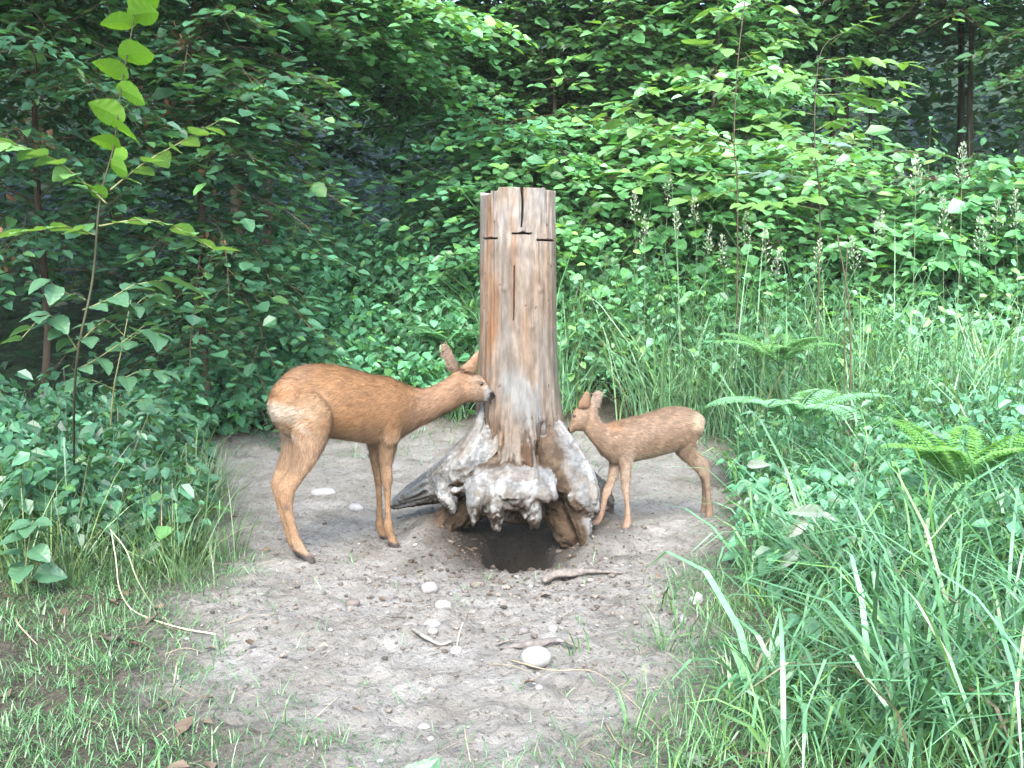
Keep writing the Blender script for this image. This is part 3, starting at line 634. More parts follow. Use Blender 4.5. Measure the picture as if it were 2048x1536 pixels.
leg(b, [((1060, 480), (1270, 480), .035), ((1040, 580), (1245, 570), .036), ((1045, 670), (1238, 660), .03), ((1120, 755), (1275, 720), .021), ((1215, 830), (1335, 765), .016), ((1275, 890), (1360, 805), .0135), ((1305, 945), (1372, 880), .013), ((1322, 1000), (1368, 960), .0105), ((1330, 1080), (1372, 1080), .0095), ((1333, 1160), (1388, 1160), .0105), ((1332, 1210), (1392, 1205), .011), ((1328, 1250), (1388, 1245), .0115), ((1325, 1288), (1378, 1285), .011)], fY(1385)-.035, gnd(nh1), fz, fl)
leg(b, [((1080, 560), (1240, 560), .03), ((1110, 680), (1240, 660), .024), ((1180, 770), (1280, 730), .018), ((1235, 840), (1330, 790), .014), ((1270, 900), (1345, 850), .0125), ((1292, 960), (1345, 930), .0115), ((1298, 1030), (1335, 1030), .0095), ((1296, 1110), (1332, 1110), .009), ((1290, 1170), (1330, 1170), .010), ((1285, 1225), (1324, 1225), .010)], fY(1380)+.035, gnd(fh1), fz, fl)
FR = np.array([.145, .096, .062]); FT = np.array([.160, .115, .080])
def fawn_col(P):
    px, py = topx(P); cx, cy = (px-1100)*4.2675, (py-740)*4.2675
    nz = fbm(P*[20, 20, 30], 3); nf_ = fbm(P*80, 3)
    c = np.broadcast_to(FR, P.shape).copy()
    c = lerp(c, FT, sstep(600, 780, cy+100*(nz-.5)))
    c = lerp(c, FR*[1.05, .82, .6], np.exp(-(((cx-520)/90)**2+((cy-490)/60)**2))*.8)
    c = lerp(c, FT*1.1, np.exp(-(((cx-430)/80)**2+((cy-590)/80)**2))*.5)
    c = lerp(c, np.array([.27, .21, .14]), sstep(1170, 1250, cx)*sstep(330, 380, cy)*sstep(540, 480, cy)*.8)
    c = lerp(c, np.array([.26, .20, .14]), sstep(690, 760, cy+(cx-800)*.2)*sstep(690, 740, cx)*sstep(1080, 1020, cx)*.7)
    c = lerp(c, np.array([.14, .092, .06]), (cy < 560)*sstep(340, 260, cx)*.7)
    c = lerp(c, np.array([.15, .085, .05]), (cy < 330)*(cx < 348)*.6)
    c = lerp(c, np.array([.20, .155, .12]), (cy < 310)*(cx > 352)*.8)
    c = lerp(c, np.array([.015, .012, .01]), sstep(172, 160, cx)*sstep(480, 495, cy)*sstep(530, 520, cy))
    c = lerp(c, np.array([.18, .115, .075]), sstep(1000, 1200, cy)*.7)
    c = lerp(c, np.array([.21, .135, .098]), sstep(1240, 1300, cy)*.6)
    c = lerp(c, np.array([.06, .05, .045]), sstep(1335, 1352, cy-(cx-640)*.2)*(cx > 500)*.9)
    return c*(.66+.60*nf_)[:, None]
def fawn_flow(p):
    px, py = topx(p); cy = (py-740)*4.2675; lowr = sstep(700, 860, cy)[:, None]
    return -fh*(1-lowr)+np.array([0, 0, -1.])*(.35+lowr)
e2 = at(*fz(182, 402), fY(fz(182, 0)[0])-.022)
fawn = thing('fawn', ground(*fz(1000, 1290)), 'small red-brown fawn standing right of the stump with its head lowered', 'deer')
deer_common(fawn, b, .0043, 3, fawn_col, fawn_flow, 42000, lambda p: np.where((p[:, 2] < .2) | (p[:, 0] < at(1185, 800, 4.1)[0]), .006, .017), .0013, [(fz(212, 398), .0072)])

# ------------------------------------------------------------------ leaves
def leaf6(w=.36, fold=.06, droop=.12):
    V = np.array([[0, 0, 0], [.28, -w*.92, fold], [.68, -w*.72, fold*.6-droop*.4], [1, 0, -droop], [.68, w*.72, fold*.6-droop*.4], [.28, w*.92, fold], [.45, 0, 0]])
    return V, np.array([[6, 0, 1], [6, 1, 2], [6, 2, 3], [6, 3, 4], [6, 4, 5], [6, 5, 0]])
def leaf4(w=.36, fold=.07, droop=.14):
    V = np.array([[0, 0, 0], [.30, -w*.95, fold], [.70, -w*.70, fold*.6-droop*.4], [1, 0, -droop], [.70, w*.70, fold*.6-droop*.4], [.30, w*.95, fold]])
    return V, np.array([[0, 1, 2], [0, 2, 3], [0, 3, 4], [0, 4, 5]])
def leaf2(w=.34):
    V = np.array([[0, 0, 0], [.45, -w, .05], [1, 0, -.06], [.5, w, .05]])
    return V, np.array([[0, 1, 2], [0, 2, 3]])
def bigleaf(n=26, w=.42, droop=.16, fold=.10, teeth=.035, heart=.08, rows=3):
    """a large toothed leaf: outline with serration, folded along the midrib, rippled between the veins"""
    t = np.linspace(0, 1, n); half = w*np.sin(pi*t**.72)**.8*(1-.25*t)
    half = half+teeth*(np.arange(n) % 2-.5)*np.sin(pi*t)**.5
    V, F = [], []
    cols = [-1, -.5, 0, .5, 1]
    for i, tt in enumerate(t):
        for c in cols:
            x = tt-heart*abs(c)*(1-tt)**4*2
            z = fold*abs(c)*half[i]*2-droop*tt**2+.012*math.sin(tt*28+abs(c)*4)*abs(c)
            V.append((x, c*half[i], z))
    return np.array(V), grid_faces(n, 5, False)
def place(mb, tpl, pos, dirs, nrm, size, col, wid=None):
    V, F = tpl; n = len(pos)
    x = norm(dirs); y = norm(np.cross(nrm, x)); z = np.cross(x, y)
    W = V[None]*np.asarray(size).reshape(-1, 1, 1)
    if wid is not None: W = W*np.stack([np.ones(n), wid, np.ones(n)], -1)[:, None]
    P = pos[:, None]+W[..., :1]*x[:, None]+W[..., 1:2]*y[:, None]+W[..., 2:]*z[:, None]
    FF = (F[None]+(np.arange(n)*len(V))[:, None, None]).reshape(-1, 3)
    mb.add(P.reshape(-1, 3), FF, np.repeat(col, len(V), 0))
def tints(n, base, var=.3, yellow=.12, dry=0):
    base = np.asarray(base); v = np.exp(rng.normal(0, var, (n, 1)))
    c = base*v; y = (rng.random((n, 1)) < yellow)
    c = np.where(y, c*[1.5, 1.25, .8], c)
    return np.where(rng.random((n, 1)) < dry, np.array([.15, .13, .08])*v, c)
GREEN = np.array([.056, .165, .066]); COOL = np.array([.050, .145, .074]); LIGHT = np.array([.084, .225, .088]); DEEP = np.array([.026, .070, .032])
def dirv(az, el): return np.stack([np.cos(el)*np.cos(az), np.cos(el)*np.sin(az), np.sin(el)], -1)

LIGHTWARD = (.05, -.55, 0)        # leaves turn towards the open clearing
def leafy_branch(lm, tm, start, az, elev, Lb, droop, leaf, tint, twig_dens=1., tpl=None, r0=.006, flat=.3, sizevar=.25, keep=None):
    n = 8; s = np.linspace(0, 1, n); wob = np.cumsum(rng.normal(0, .05, n))*s
    az_s = az+wob
    step = Lb/(n-1)
    el_s = elev-droop*s*1.6
    d = dirv(az_s, el_s); P = start+np.concatenate([[[0, 0, 0]], np.cumsum(d[:-1]*step, 0)])
    if tm is not None: tm.add(*tube(P, np.linspace(r0, .0015, n), 4, False), (.10, .075, .05))
    nt_ = max(3, int(Lb/(.075+.02*leaf/.06)*twig_dens)); sk = np.linspace(.10, 1, nt_)**.85
    pos, dr = [], []
    tp = np.stack([np.interp(sk, s, P[:, k]) for k in range(3)], -1); ta = np.interp(sk, s, az_s); te = np.interp(sk, s, el_s)
    side = np.where(np.arange(nt_) % 2 == 0, 1, -1)
    taz = ta+side*(.75+.3*rng.random(nt_)); tl = (.34*Lb*(1-.75*sk)+.05+leaf)*(.6+.6*rng.random(nt_))
    taz[-1] = ta[-1]; tel = te*.5-.10+rng.normal(0, .16, nt_)
    td = dirv(taz, tel)
    nl = np.maximum(2, (tl/(.55*leaf)).astype(int))
    idx = np.repeat(np.arange(nt_), nl); j = np.concatenate([np.arange(k) for k in nl])
    f = (j+.8)/nl[idx]
    lp = tp[idx]+td[idx]*(tl[idx]*f)[:, None]-np.array([0, 0, 1.])*(.25*tl[idx]*f**2)[:, None]
    la = taz[idx]+np.where(j % 2 == 0, 1, -1)*(.7+.35*rng.random(len(j))); last = (j == nl[idx]-1); la[last] = taz[idx][last]
    ld = dirv(la, -.12+rng.normal(0, .22, len(j)))
    nr = norm(np.stack([rng.normal(0, flat, len(j)), rng.normal(0, flat, len(j)), np.ones(len(j))], -1)+np.array(LIGHTWARD))
    sz = leaf*np.exp(rng.normal(0, sizevar, len(j)))
    if tm is not None:
        for k in range(nt_):
            e = tp[k]+td[k]*tl[k]-np.array([0, 0, .25*tl[k]])
            tm.add(*tube(np.array([tp[k], e]), np.array([.0020, .0009]), 3, False), (.11, .09, .05))
    if keep is not None:
        q = keep(lp); lp, ld, nr, sz = lp[q], ld[q], nr[q], sz[q]
    if len(lp): place(lm, tpl or leaf4(), lp, ld, nr, sz, tints(len(lp), tint), np.exp(rng.normal(0, .15, len(lp))))
    return len(lp)

def tree(name, label, cat, x, y, H, r, z0, Rmax, nb, leaf, tint, elev=.35, droop=.45, bias=None, lean=(0, 0), twigs=True, shape='round', group=None, bark=(.16, .13, .09), dens=1., dead=0, flat=.3, tpl=None, lw=-.5):
    global LIGHTWARD; LIGHTWARD = (.05, lw, 0); tpl = tpl or leaf4(rng.uniform(.28, .45), .07, rng.uniform(.08, .25)); leaf = leaf*rng.uniform(.82, 1.12)
    z = float(terrain(x, y)); t = thing(name, (x, y, z), label, cat, group)
    n = 14; s = np.linspace(0, 1, n)
    P = np.stack([x+lean[0]*s**1.3+np.cumsum(rng.normal(0, .018, n)), y+lean[1]*s**1.3+np.cumsum(rng.normal(0, .018, n)), z-.05+H*s], -1); P[0, :2] = x, y
    MB().add(*tube(P, r*(1-s*.85)+.003, 9), np.array(bark)).build('trunk', M['bark'], t, smooth=True)
    lm, tm = MB(), (MB() if twigs else None)
    nb = int(nb*(1.9 if lw > -.4 else 2.4)); LEAFN = 1.12
    for i in range(nb):
        f = (i+rng.random())/nb; zz_ = z0+(H-z0)*f
        st = np.array([np.interp(zz_, P[:, 2]-z, P[:, k]) for k in range(3)])
        az = i*2.39996+rng.normal(0, .4)
        if bias is not None and rng.random() < bias[1]: az = bias[0]+rng.normal(0, .6)
        pr = {'round': math.sin(pi*min(1, .18+.82*f))**.6, 'cone': 1-.75*f, 'even': 1.-.35*f, 'up': .55+.45*f}[shape]
        leafy_branch(lm, tm, st, az, elev+rng.normal(0, .18), Rmax*pr*(.65+.5*rng.random())+.1, droop*(.7+.6*rng.random()), leaf*LEAFN, tint*np.exp(rng.normal(0, .2)), dens, r0=max(.004, r*.22), flat=flat, tpl=tpl)
    lm.build('crown', M['leaf'], t, kind='stuff')
    if tm: tm.build('twigs', M['bark'], t, kind='stuff', smooth=True)
    if dead:
        dm = MB(); k = dead; a = rng.random(k)*2*pi; f = rng.random(k)
        pos = np.stack([x+lean[0]*f+np.cos(a)*.35*rng.random(k), y+lean[1]*f-.1-.5*rng.random(k), z+z0+(H-z0)*.55*f], -1)
        cl = rng.integers(0, max(2, k//9), k); cen = pos[cl]; pos = cen+rng.normal(0, .05, (k, 3))
        place(dm, leaf6(.28, .14, .3), pos, dirv(rng.random(k)*6.3, -1.1+rng.normal(0, .3, k)), norm(rng.normal(0, 1, (k, 3))), .055*np.exp(rng.normal(0, .25, k)), tints(k, (.26, .15, .09), .25, 0))
        dm.build('withered_leaves', M['dead'], t, kind='stuff')
    return t

# left thicket, dark beech and hornbeam
tree('beech_tree', 'dense young beech whose drooping leafy boughs hang behind the doe, brown withered leaves inside', 'tree', -1.95, 6.6, 4.6, .022, .5, .98, 80, .064, COOL*.95, .25, .6, bias=(-.9, .3), bark=(.08, .06, .045), lw=-.2, shape='even', dead=90)
tree('beech_tree', 'bushy beech in the left thicket with layered leaves behind the hazel sapling', 'tree', -2.75, 6.2, 4.8, .022, .9, 1.25, 50, .062, COOL*.9, .25, .5, bias=(-.9, .35), shape='even', dead=60, bark=(.06, .045, .032), lw=-.2)
tree('beech_tree', 'tall beech leaning in from the left edge over the dark gap', 'tree', -3.75, 6.6, 5.6, .03, 2.1, 1.8, 44, .066, GREEN*.9, .2, .45, bias=(-.4, .5), shape='even', lw=-.2)
tree('hornbeam_tree', 'hornbeam behind the left thicket, its upper boughs arching across the top of the clearing', 'tree', -1.9, 8.2, 5.2, .04, 2.2, 2.0, 66, .070, LIGHT*1.15, .3, .45, bias=(-.5, .5), bark=(.08, .06, .045), shape='even')
tree('beech_tree', 'unseen beech added left of the view, its high crown shading the left thicket', 'tree', -3.8, 2.9, 8.0, .08, 2.8, 2.2, 44, .09, GREEN, .25, .35, shape='even', lw=-.1, tpl=leaf2(.4))  # added out of frame to darken the left thicket and foreground
tree('hornbeam_tree', 'dark hornbeam deep in the shade left of the narrow gap in the wood', 'tree', -2.6, 10.2, 6.5, .07, 1.6, 1.9, 46, .07, DEEP*1.3, .2, .4, shape='even')
# centre and right: lindens, maples, hazels in lighter green
tree('linden_sapling', 'light green linden sapling straight behind the stump with a thin bare stem', 'tree', .36, 9.2, 4.8, .022, .6, 1.15, 50, .078, LIGHT*1.05, .35, .4, shape='even')
tree('linden_sapling', 'forked linden sapling to the right behind the stump, dark stem', 'tree', .95, 8.9, 4.6, .02, 1.0, 1.0, 46, .078, LIGHT, .35, .4, lean=(-.12, 0), shape='even')
tree('linden_sapling', 'bright linden sapling with broad sunlit leaves left of the ash', 'tree', 1.65, 8.8, 4.4, .018, .9, .95, 48, .085, LIGHT*1.15, .3, .35, shape='even')
tree('linden_sapling', 'linden sapling with a pale straight stem between the ash and the bright linden', 'tree', 2.1, 9.3, 5.0, .022, .9, 1.1, 48, .08, LIGHT*1.05, .35, .4, shape='even')
tree('maple_tree', 'mid green maple in the far middle above the narrow dark gap', 'tree', -.35, 10.6, 6.0, .05, 1.5, 1.9, 56, .085, GREEN*1.75, .35, .4, shape='even')
tree('maple_tree', 'spreading maple behind the lindens filling the top of the view', 'tree', 1.4, 11.0, 6.5, .06, 1.2, 2.0, 60, .085, GREEN*1.8, .35, .4, shape='even')
tree('hazel_bush', 'low bramble-grown hazel bush right behind the stump top', 'bush', .55, 9.4, 2.5, .02, .3, 1.1, 40, .075, LIGHT*.7, .5, .5, shape='even')
tree('oak_tree', 'dark oak on the right whose boughs hang above the black opening', 'tree', 4.0, 9.4, 5.6, .03, 2.15, 1.9, 46, .075, GREEN*.85, .25, .4, bias=(-1.8, .4), shape='even', bark=(.045, .038, .028))
tree('oak_tree', 'shadowed oak at the far right edge above the tall grasses', 'tree', 5.0, 8.6, 5.4, .03, 1.9, 1.8, 36, .075, GREEN*.75, .25, .4, bias=(-2.2, .4), shape='even', bark=(.045, .038, .028))
tree('oak_tree', 'slim oak between the ash and the black opening, dark leaves to the top', 'tree', 3.0, 10.0, 5.8, .03, 2.3, 1.9, 40, .08, GREEN*.8, .3, .4, shape='even', bark=(.045, .038, .028))

for nm_, lb_, x_, y_, H_, tn_ in [('hazel_bush', 'broad-leaved hazel bush between the stump top and the ash sapling', 1.2, 8.25, 1.7, LIGHT*1.35), ('hazel_bush', 'low hazel bush under the ash sapling behind the flowering grasses', 2.3, 8.15, 1.5, LIGHT*1.3), ('hazel_bush', 'rounded green bush at the foot of the black opening', 3.4, 8.0, 1.3, GREEN*1.5), ('elder_bush', 'pale elder bush left of the stump top beside the narrow gap', -.2, 8.6, 1.7, COOL*1.8), ('hazel_bush', 'leafy hazel bush straight behind the stump', .4, 8.3, 1.6, LIGHT*1.3)]:
    tree(nm_, lb_, 'bush', x_, y_, H_, .015, .15, .95, 36, .08, tn_, .5, .5, shape='even')

# the wood behind that reads as one dark mass
fw = MB()
for n, bx, zt, lo, hi in ((80000, (-16, 16, 12.2, 20), 9.4, .14, .24), (16000, (-12, -3.6, 7.5, 12.5), 7.0, .12, .2), (12000, (3.6, 12, 10.8, 13), 7.0, .12, .2), (9000, (-16, 16, 13, 22), 3.0, .35, .6)):
    fx = rng.uniform(bx[0], bx[1], n); fy = rng.uniform(bx[2], bx[3], n); fzv = rng.uniform(0, 1, n)*zt+(6.3 if lo > .3 else 0)  # large-leaved last block is an unseen canopy layer added to shade the wood
    dcl = fbm(np.stack([fx*.6, fy*.5, fzv*.6], -1), 3); k = (dcl > .40) | (lo > .3); fx, fy, fzv = fx[k], fy[k], fzv[k]
    pos = np.stack([fx, fy, terrain(fx, fy)+fzv], -1); k = len(pos)
    place(fw, leaf2(.4), pos, dirv(rng.random(k)*6.3, rng.normal(-.1, .3, k)), norm(np.stack([rng.normal(0, .4, k), rng.normal(-.6, .4, k), np.ones(k)], -1)), rng.uniform(lo, hi, k), tints(k, DEEP*1.6, .3)*(.55+.75*sstep(-5, 0, fx)*sstep(7, 3.5, fx))[:, None])  # leaf tint lifted in the centre, dimmed at the sides: painted ambient light
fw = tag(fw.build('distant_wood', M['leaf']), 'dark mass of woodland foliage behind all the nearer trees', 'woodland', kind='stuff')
for x, y, r_, lb_ in [(2.9, 9.6, .035, 'slender dark trunk in the shade just right of the ash sapling'), (4.05, 9.9, .05, 'mottled dark trunk inside the black opening behind the tallest grass'), (3.45, 10.6, .03, 'thin pole-like trunk left in the black opening'), (-1.25, 11.2, .035, 'thin shaded trunk inside the narrow gap left of the stump top')]:
    z = float(terrain(x, y)); t = thing('shaded_tree', (x, y, z), lb_, 'tree')
    MB().add(*tube(catmull(np.array([[x, y, z-.1], [x+.1, y, z+1.5], [x+.02, y, z+3.5], [x-.05, y, z+7]]), 16), np.linspace(r_*.7, r_*.4, 16), 9), (.03, .027, .02)).build('trunk', M['bark'], t, smooth=True)
    lm = MB()
    for k in range(26): leafy_branch(lm, None, np.array([x, y, z+2.6+4*k/26]), k*2.4, .3, 1.1, .4, .085, DEEP*1.3)
    lm.build('crown', M['leaf'], t, kind='stuff')

# thin damp morning air between the camera and the wood
hm = bpy.data.materials.new('damp_air'); hm.use_nodes = True; ht = hm.node_tree; ht.nodes.remove(ht.nodes['Principled BSDF'])
hv = ht.nodes.new('ShaderNodeVolumePrincipled'); hv.inputs['Density'].default_value = .0009; hv.inputs['Color'].default_value = (.84, .95, .90, 1); hv.inputs['Anisotropy'].default_value = 0
ht.links.new(hv.outputs[0], ht.nodes['Material Output'].inputs['Volume'])
hb_ = MB(); c8 = np.array([[x, y, z] for x in (-95, 95) for y in (-65, 95) for z in (-2, 21)], float)
hb_.add(c8, [[0, 1, 3], [0, 3, 2], [4, 6, 7], [4, 7, 5], [0, 4, 5], [0, 5, 1], [2, 3, 7], [2, 7, 6], [0, 2, 6], [0, 6, 4], [1, 5, 7], [1, 7, 3]])
tag(hb_.build('haze', hm), 'thin pale morning haze in the wood', 'haze', kind='stuff')

# ------------------------------------------------------------------ undergrowth
def herbs(mb, x, y, h, K, leaf, tint, droop=.35, spread=.10, tpl=None, flat=.35):
    n = len(x); z = terrain(x, y); base = np.stack([x, y, z], -1)
    a = rng.random(n)*2*pi; ln = (spread*(.4+rng.random(n)))[:, None]*np.stack([np.cos(a), np.sin(a), 0*a], -1)
    f = np.repeat((np.arange(K)[None]+rng.random((n, K)))/K, 1, 0)*.85+.15
    P = base[:, None]+ln[:, None]*(f**2)[..., None]+np.array([0, 0, 1.])*(h[:, None]*(f-.25*f**3))[..., None]
    az = rng.random((n, K))*2*pi
    off = dirv(az, np.full_like(az, .1))*(.02+.25*leaf)
    P = (P+off).reshape(-1, 3); m = len(P); az = az.ravel()
    sz = leaf*np.clip(np.exp(rng.normal(0, .42, m)), .4, 1.7)*(1.1-.35*f.ravel())
    place(mb, tpl or leaf4(.35, .06, .2), P, dirv(az, -droop+rng.normal(0, .25, m)), norm(np.stack([rng.normal(0, flat, m), rng.normal(0, flat, m), np.ones(m)], -1)+np.array([0, -.3, 0])), sz, tints(m, tint, .28)*np.repeat(np.exp(rng.normal(0, .18, n)), K)[:, None])
    for i in range(0, n, 2):
        top = base[i]+ln[i]+np.array([0, 0, h[i]*.75])
        mb.add(*tube(np.array([base[i], base[i]+ln[i]*.3+[0, 0, h[i]*.4], top]), np.array([.003, .0024, .0012]), 3, False), (.09, .11, .05))
def scatter(n, x0, x1, y0, y1): return rng.uniform(x0, x1, n), rng.uniform(y0, y1, n)
def band(name, label, cat, n, box, hf, K, leaf, tint, cond=None, **kw):
    x, y = scatter(n, *box); k = bareness(x, y) < .25
    if cond is not None: k &= cond(x, y)
    x, y = x[k], y[k]; mb = MB(); h = hf(x, y)*np.exp(rng.normal(0, .22, len(x)))
    herbs(mb, x, y, h, K, leaf, tint, **kw)
    return tag(mb.build(name, M['leaf']), label, cat, kind='stuff')
band('bramble_undergrowth', 'bank of pale green brambles and nettles behind the doe, left of the stump', 'undergrowth', 1500, (-2.6, .1, 6.3, 9.6), lambda x, y: .22+.25*np.clip(y-6.4, 0, 4)+.08*np.clip(x+2, 0, 2), 17, .07, COOL*1.95, cond=lambda x, y: x > -2.6+.1*(y-6))
band('bramble_undergrowth', 'bank of brambles and leafy herbs behind the fawn, right of the stump', 'undergrowth', 2300, (-.1, 5.2, 5.4, 9.2), lambda x, y: .28+.42*np.clip(y-5.8, 0, 2.7), 18, .06, COOL*1.9+[.015, .01, .01], cond=lambda x, y: y > 7.2-.8*np.clip(x-.8, 0, 2))
band('bramble_undergrowth', 'leafy herbs among the tall grass on the right bank', 'undergrowth', 800, (.8, 3.4, 2.6, 6), lambda x, y: .16+.25*np.clip(x-.9, 0, 1.6), 13, .05, COOL*1.5, cond=lambda x, y: rng.random(len(x)) < sstep(2.5, 4., y)+.12)
band('nettle_patch', 'dark green nettle and bramble patch at the left edge beside the doe', 'undergrowth', 640, (-2.7, -.93, 3.45, 5.6), lambda x, y: .16+.36*np.clip(-x-.95, 0, .8), 16, .056, COOL*.95, cond=lambda x, y: (-x-.9) > .16*np.abs(y-4.3), flat=.5)
band('shade_leaves', 'low broad dark leaves under the left thicket', 'undergrowth', 420, (-3.4, -1.1, 5.3, 7.0), lambda x, y: .2+0*x, 9, .085, COOL*.75)

# ------------------------------------------------------------------ grass
def blades(mb, base, az, Lg, w0, lean, curl, tint, seg=4):
    n = len(base); s = np.linspace(0, 1, seg+1)
    phi = lean[:, None]+curl[:, None]*s[None]**1.3            # angle from vertical
    st = (Lg/seg)[:, None]
    hx = np.concatenate([np.zeros((n, 1)), np.cumsum(np.sin((phi[:, 1:]+phi[:, :-1])/2)*st, 1)], 1)
    hz = np.concatenate([np.zeros((n, 1)), np.cumsum(np.cos((phi[:, 1:]+phi[:, :-1])/2)*st, 1)], 1)
    c = base[:, None]+np.stack([hx*np.cos(az)[:, None], hx*np.sin(az)[:, None], hz], -1)
    tw = az+pi/2+rng.normal(0, .5, n)
    sd_ = np.stack([np.cos(tw), np.sin(tw), 0*tw], -1)
    wd = w0[:, None]*(.55+.6*s-1.15*s**2.2)[None]; wd[:, -1] = 0
    Lf = c[:, :-1]-sd_[:, None]*wd[:, :-1, None]; Rt = c[:, :-1]+sd_[:, None]*wd[:, :-1, None]
    V = np.concatenate([np.stack([Lf, Rt], 2).reshape(n, -1, 3), c[:, -1:]], 1)
    F = []
    for i in range(seg-1): F += [[2*i, 2*i+1, 2*i+3], [2*i, 2*i+3, 2*i+2]]
    F += [[2*seg-2, 2*seg-1, 2*seg]]; F = np.array(F); kv = V.shape[1]
    FF = (F[None]+(np.arange(n)*kv)[:, None, None]).reshape(-1, 3)
    mb.add(V.reshape(-1, 3), FF, np.repeat(tint, kv, 0))
def tussocks(mb, x, y, per, Lm, wm, tint, curl=1.5, rad=.06, lean=.22, yel=.12):
    n = len(x); per = np.maximum(3, rng.poisson(per, n)); i = np.repeat(np.arange(n), per); m = len(i)
    a = rng.random(m)*2*pi; rr = rad*np.sqrt(rng.random(m))
    bx, by = x[i]+rr*np.cos(a), y[i]+rr*np.sin(a); base = np.stack([bx, by, terrain(bx, by)-.01], -1)
    az = a+rng.normal(0, .6, m); L_ = np.asarray(Lm)
    L_ = (L_[i] if L_.ndim else L_)*np.exp(rng.normal(0, .3, m))
    blades(mb, base, az, L_, wm*np.exp(rng.normal(0, .25, m)), np.abs(rng.normal(lean, .18, m)), np.abs(rng.normal(curl, .55, m)), tints(m, tint, .28, yel, .022)*np.repeat(np.exp(rng.normal(0, .15, n)), per)[:, None])
GR = np.array([.075, .185, .088])
mb = MB(); x, y = scatter(1500, .55, 3.6, 2.0, 5.6); k = bareness(x, y, .12) < .12; x, y = x[k], y[k]
k = n2(x, y, 1.6, 2, 77) > .40; x, y = x[k], y[k]
tussocks(mb, x, y, 10, .27+.14*sstep(.7, 1.5, x), .0046, GR, 2.1)
k = rng.random(len(x)) < .3; tussocks(mb, x[k], y[k], 7, .30+.14*sstep(.7, 1.5, x[k]), .0085, GR*1.1, 2.3, .05, .15)
x, y = scatter(330, .8, 2.6, 1.9, 3.6); k = bareness(x, y, .12) < .1; x, y = x[k], y[k]; tussocks(mb, x, y, 9, .42, .0065, GR, 1.9, .05, .2)
tag(mb.build('grass', M['grass']), 'long arching blue-green grass along the right edge of the bare soil', 'grass', kind='stuff')
mb = MB(); x, y = scatter(1100, -.2, 4.6, 4.8, 8.0); k = (bareness(x, y) < .2) & (n2(x, y, 1.2, 2, 3) > .47); x, y = x[k], y[k]
tussocks(mb, x, y, 13, .60+.14*np.clip(y-5.5, 0, 2.5), .0060, GR*1.3+[.02, .01, .015], 1.3)
tag(mb.build('grass', M['grass']), 'tall pale grass behind the fawn among the brambles', 'grass', kind='stuff')
mb = MB(); x, y = scatter(500, -1.7, .3, 5.6, 7.8); k = (bareness(x, y) < .45) & (n2(x, y, 1.5, 2, 8) > .42); x, y = x[k], y[k]
tussocks(mb, x, y, 13, .33, .0050, GR*1.1, 1.6)
tag(mb.build('grass', M['grass']), 'grass tufts along the far edge of the bare soil behind the doe', 'grass', kind='stuff')
mb = MB(); x, y = scatter(13000, -2.3, .9, 1.75, 3.7); bn = bareness(x, y, .3)
k = rng.random(len(x)) < (1-bn)*.9*sstep(.30, .50, n2(x, y, 2.6, 3, 14))+.012; x, y = x[k], y[k]
tussocks(mb, x, y, 5, .052, .0016, np.array([.075, .170, .066]), 1.3, .035, .45, .02)
tag(mb.build('grass', M['grass']), 'short patchy grass in the left foreground', 'grass', kind='stuff')
mb = MB(); x, y = scatter(420, -1.6, 1.9, 4.6, 6.9); k = (bareness(x, y) > .3) & (rng.random(len(x)) < sstep(4.8, 6.6, y)*.8); x, y = x[k], y[k]
tussocks(mb, x, y, 6, .08, .0028, GR*.95, 1.4, .05, .5)
tag(mb.build('grass', M['grass']), 'sparse little grass sprouts on the far bare soil beyond the deer', 'grass', kind='stuff')
mb = MB(); x, y = scatter(700, -1.9, -.72, 3.2, 5.2); k = bareness(x, y, .3) < .6*rng.random(len(x))+.1; x, y = x[k], y[k]
tussocks(mb, x, y, 9, .26, .0026, np.array([.075, .14, .06]), 1.2, .05, .3)
tag(mb.build('grass', M['grass']), 'thin grass leaning out from under the nettles at left', 'grass', kind='stuff')
mb = MB(); x, y = scatter(900, .15, 1.6, 1.8, 3.4); bn = bareness(x, y, .2); k = (rng.random(len(x)) < (1-bn)*.7+.01); x, y = x[k], y[k]
tussocks(mb, x, y, 8, .13, .0024, np.array([.075, .17, .06]), 1.3, .04, .3)
tag(mb.build('grass', M['grass']), 'fresh short grass in the right foreground', 'grass', kind='stuff')

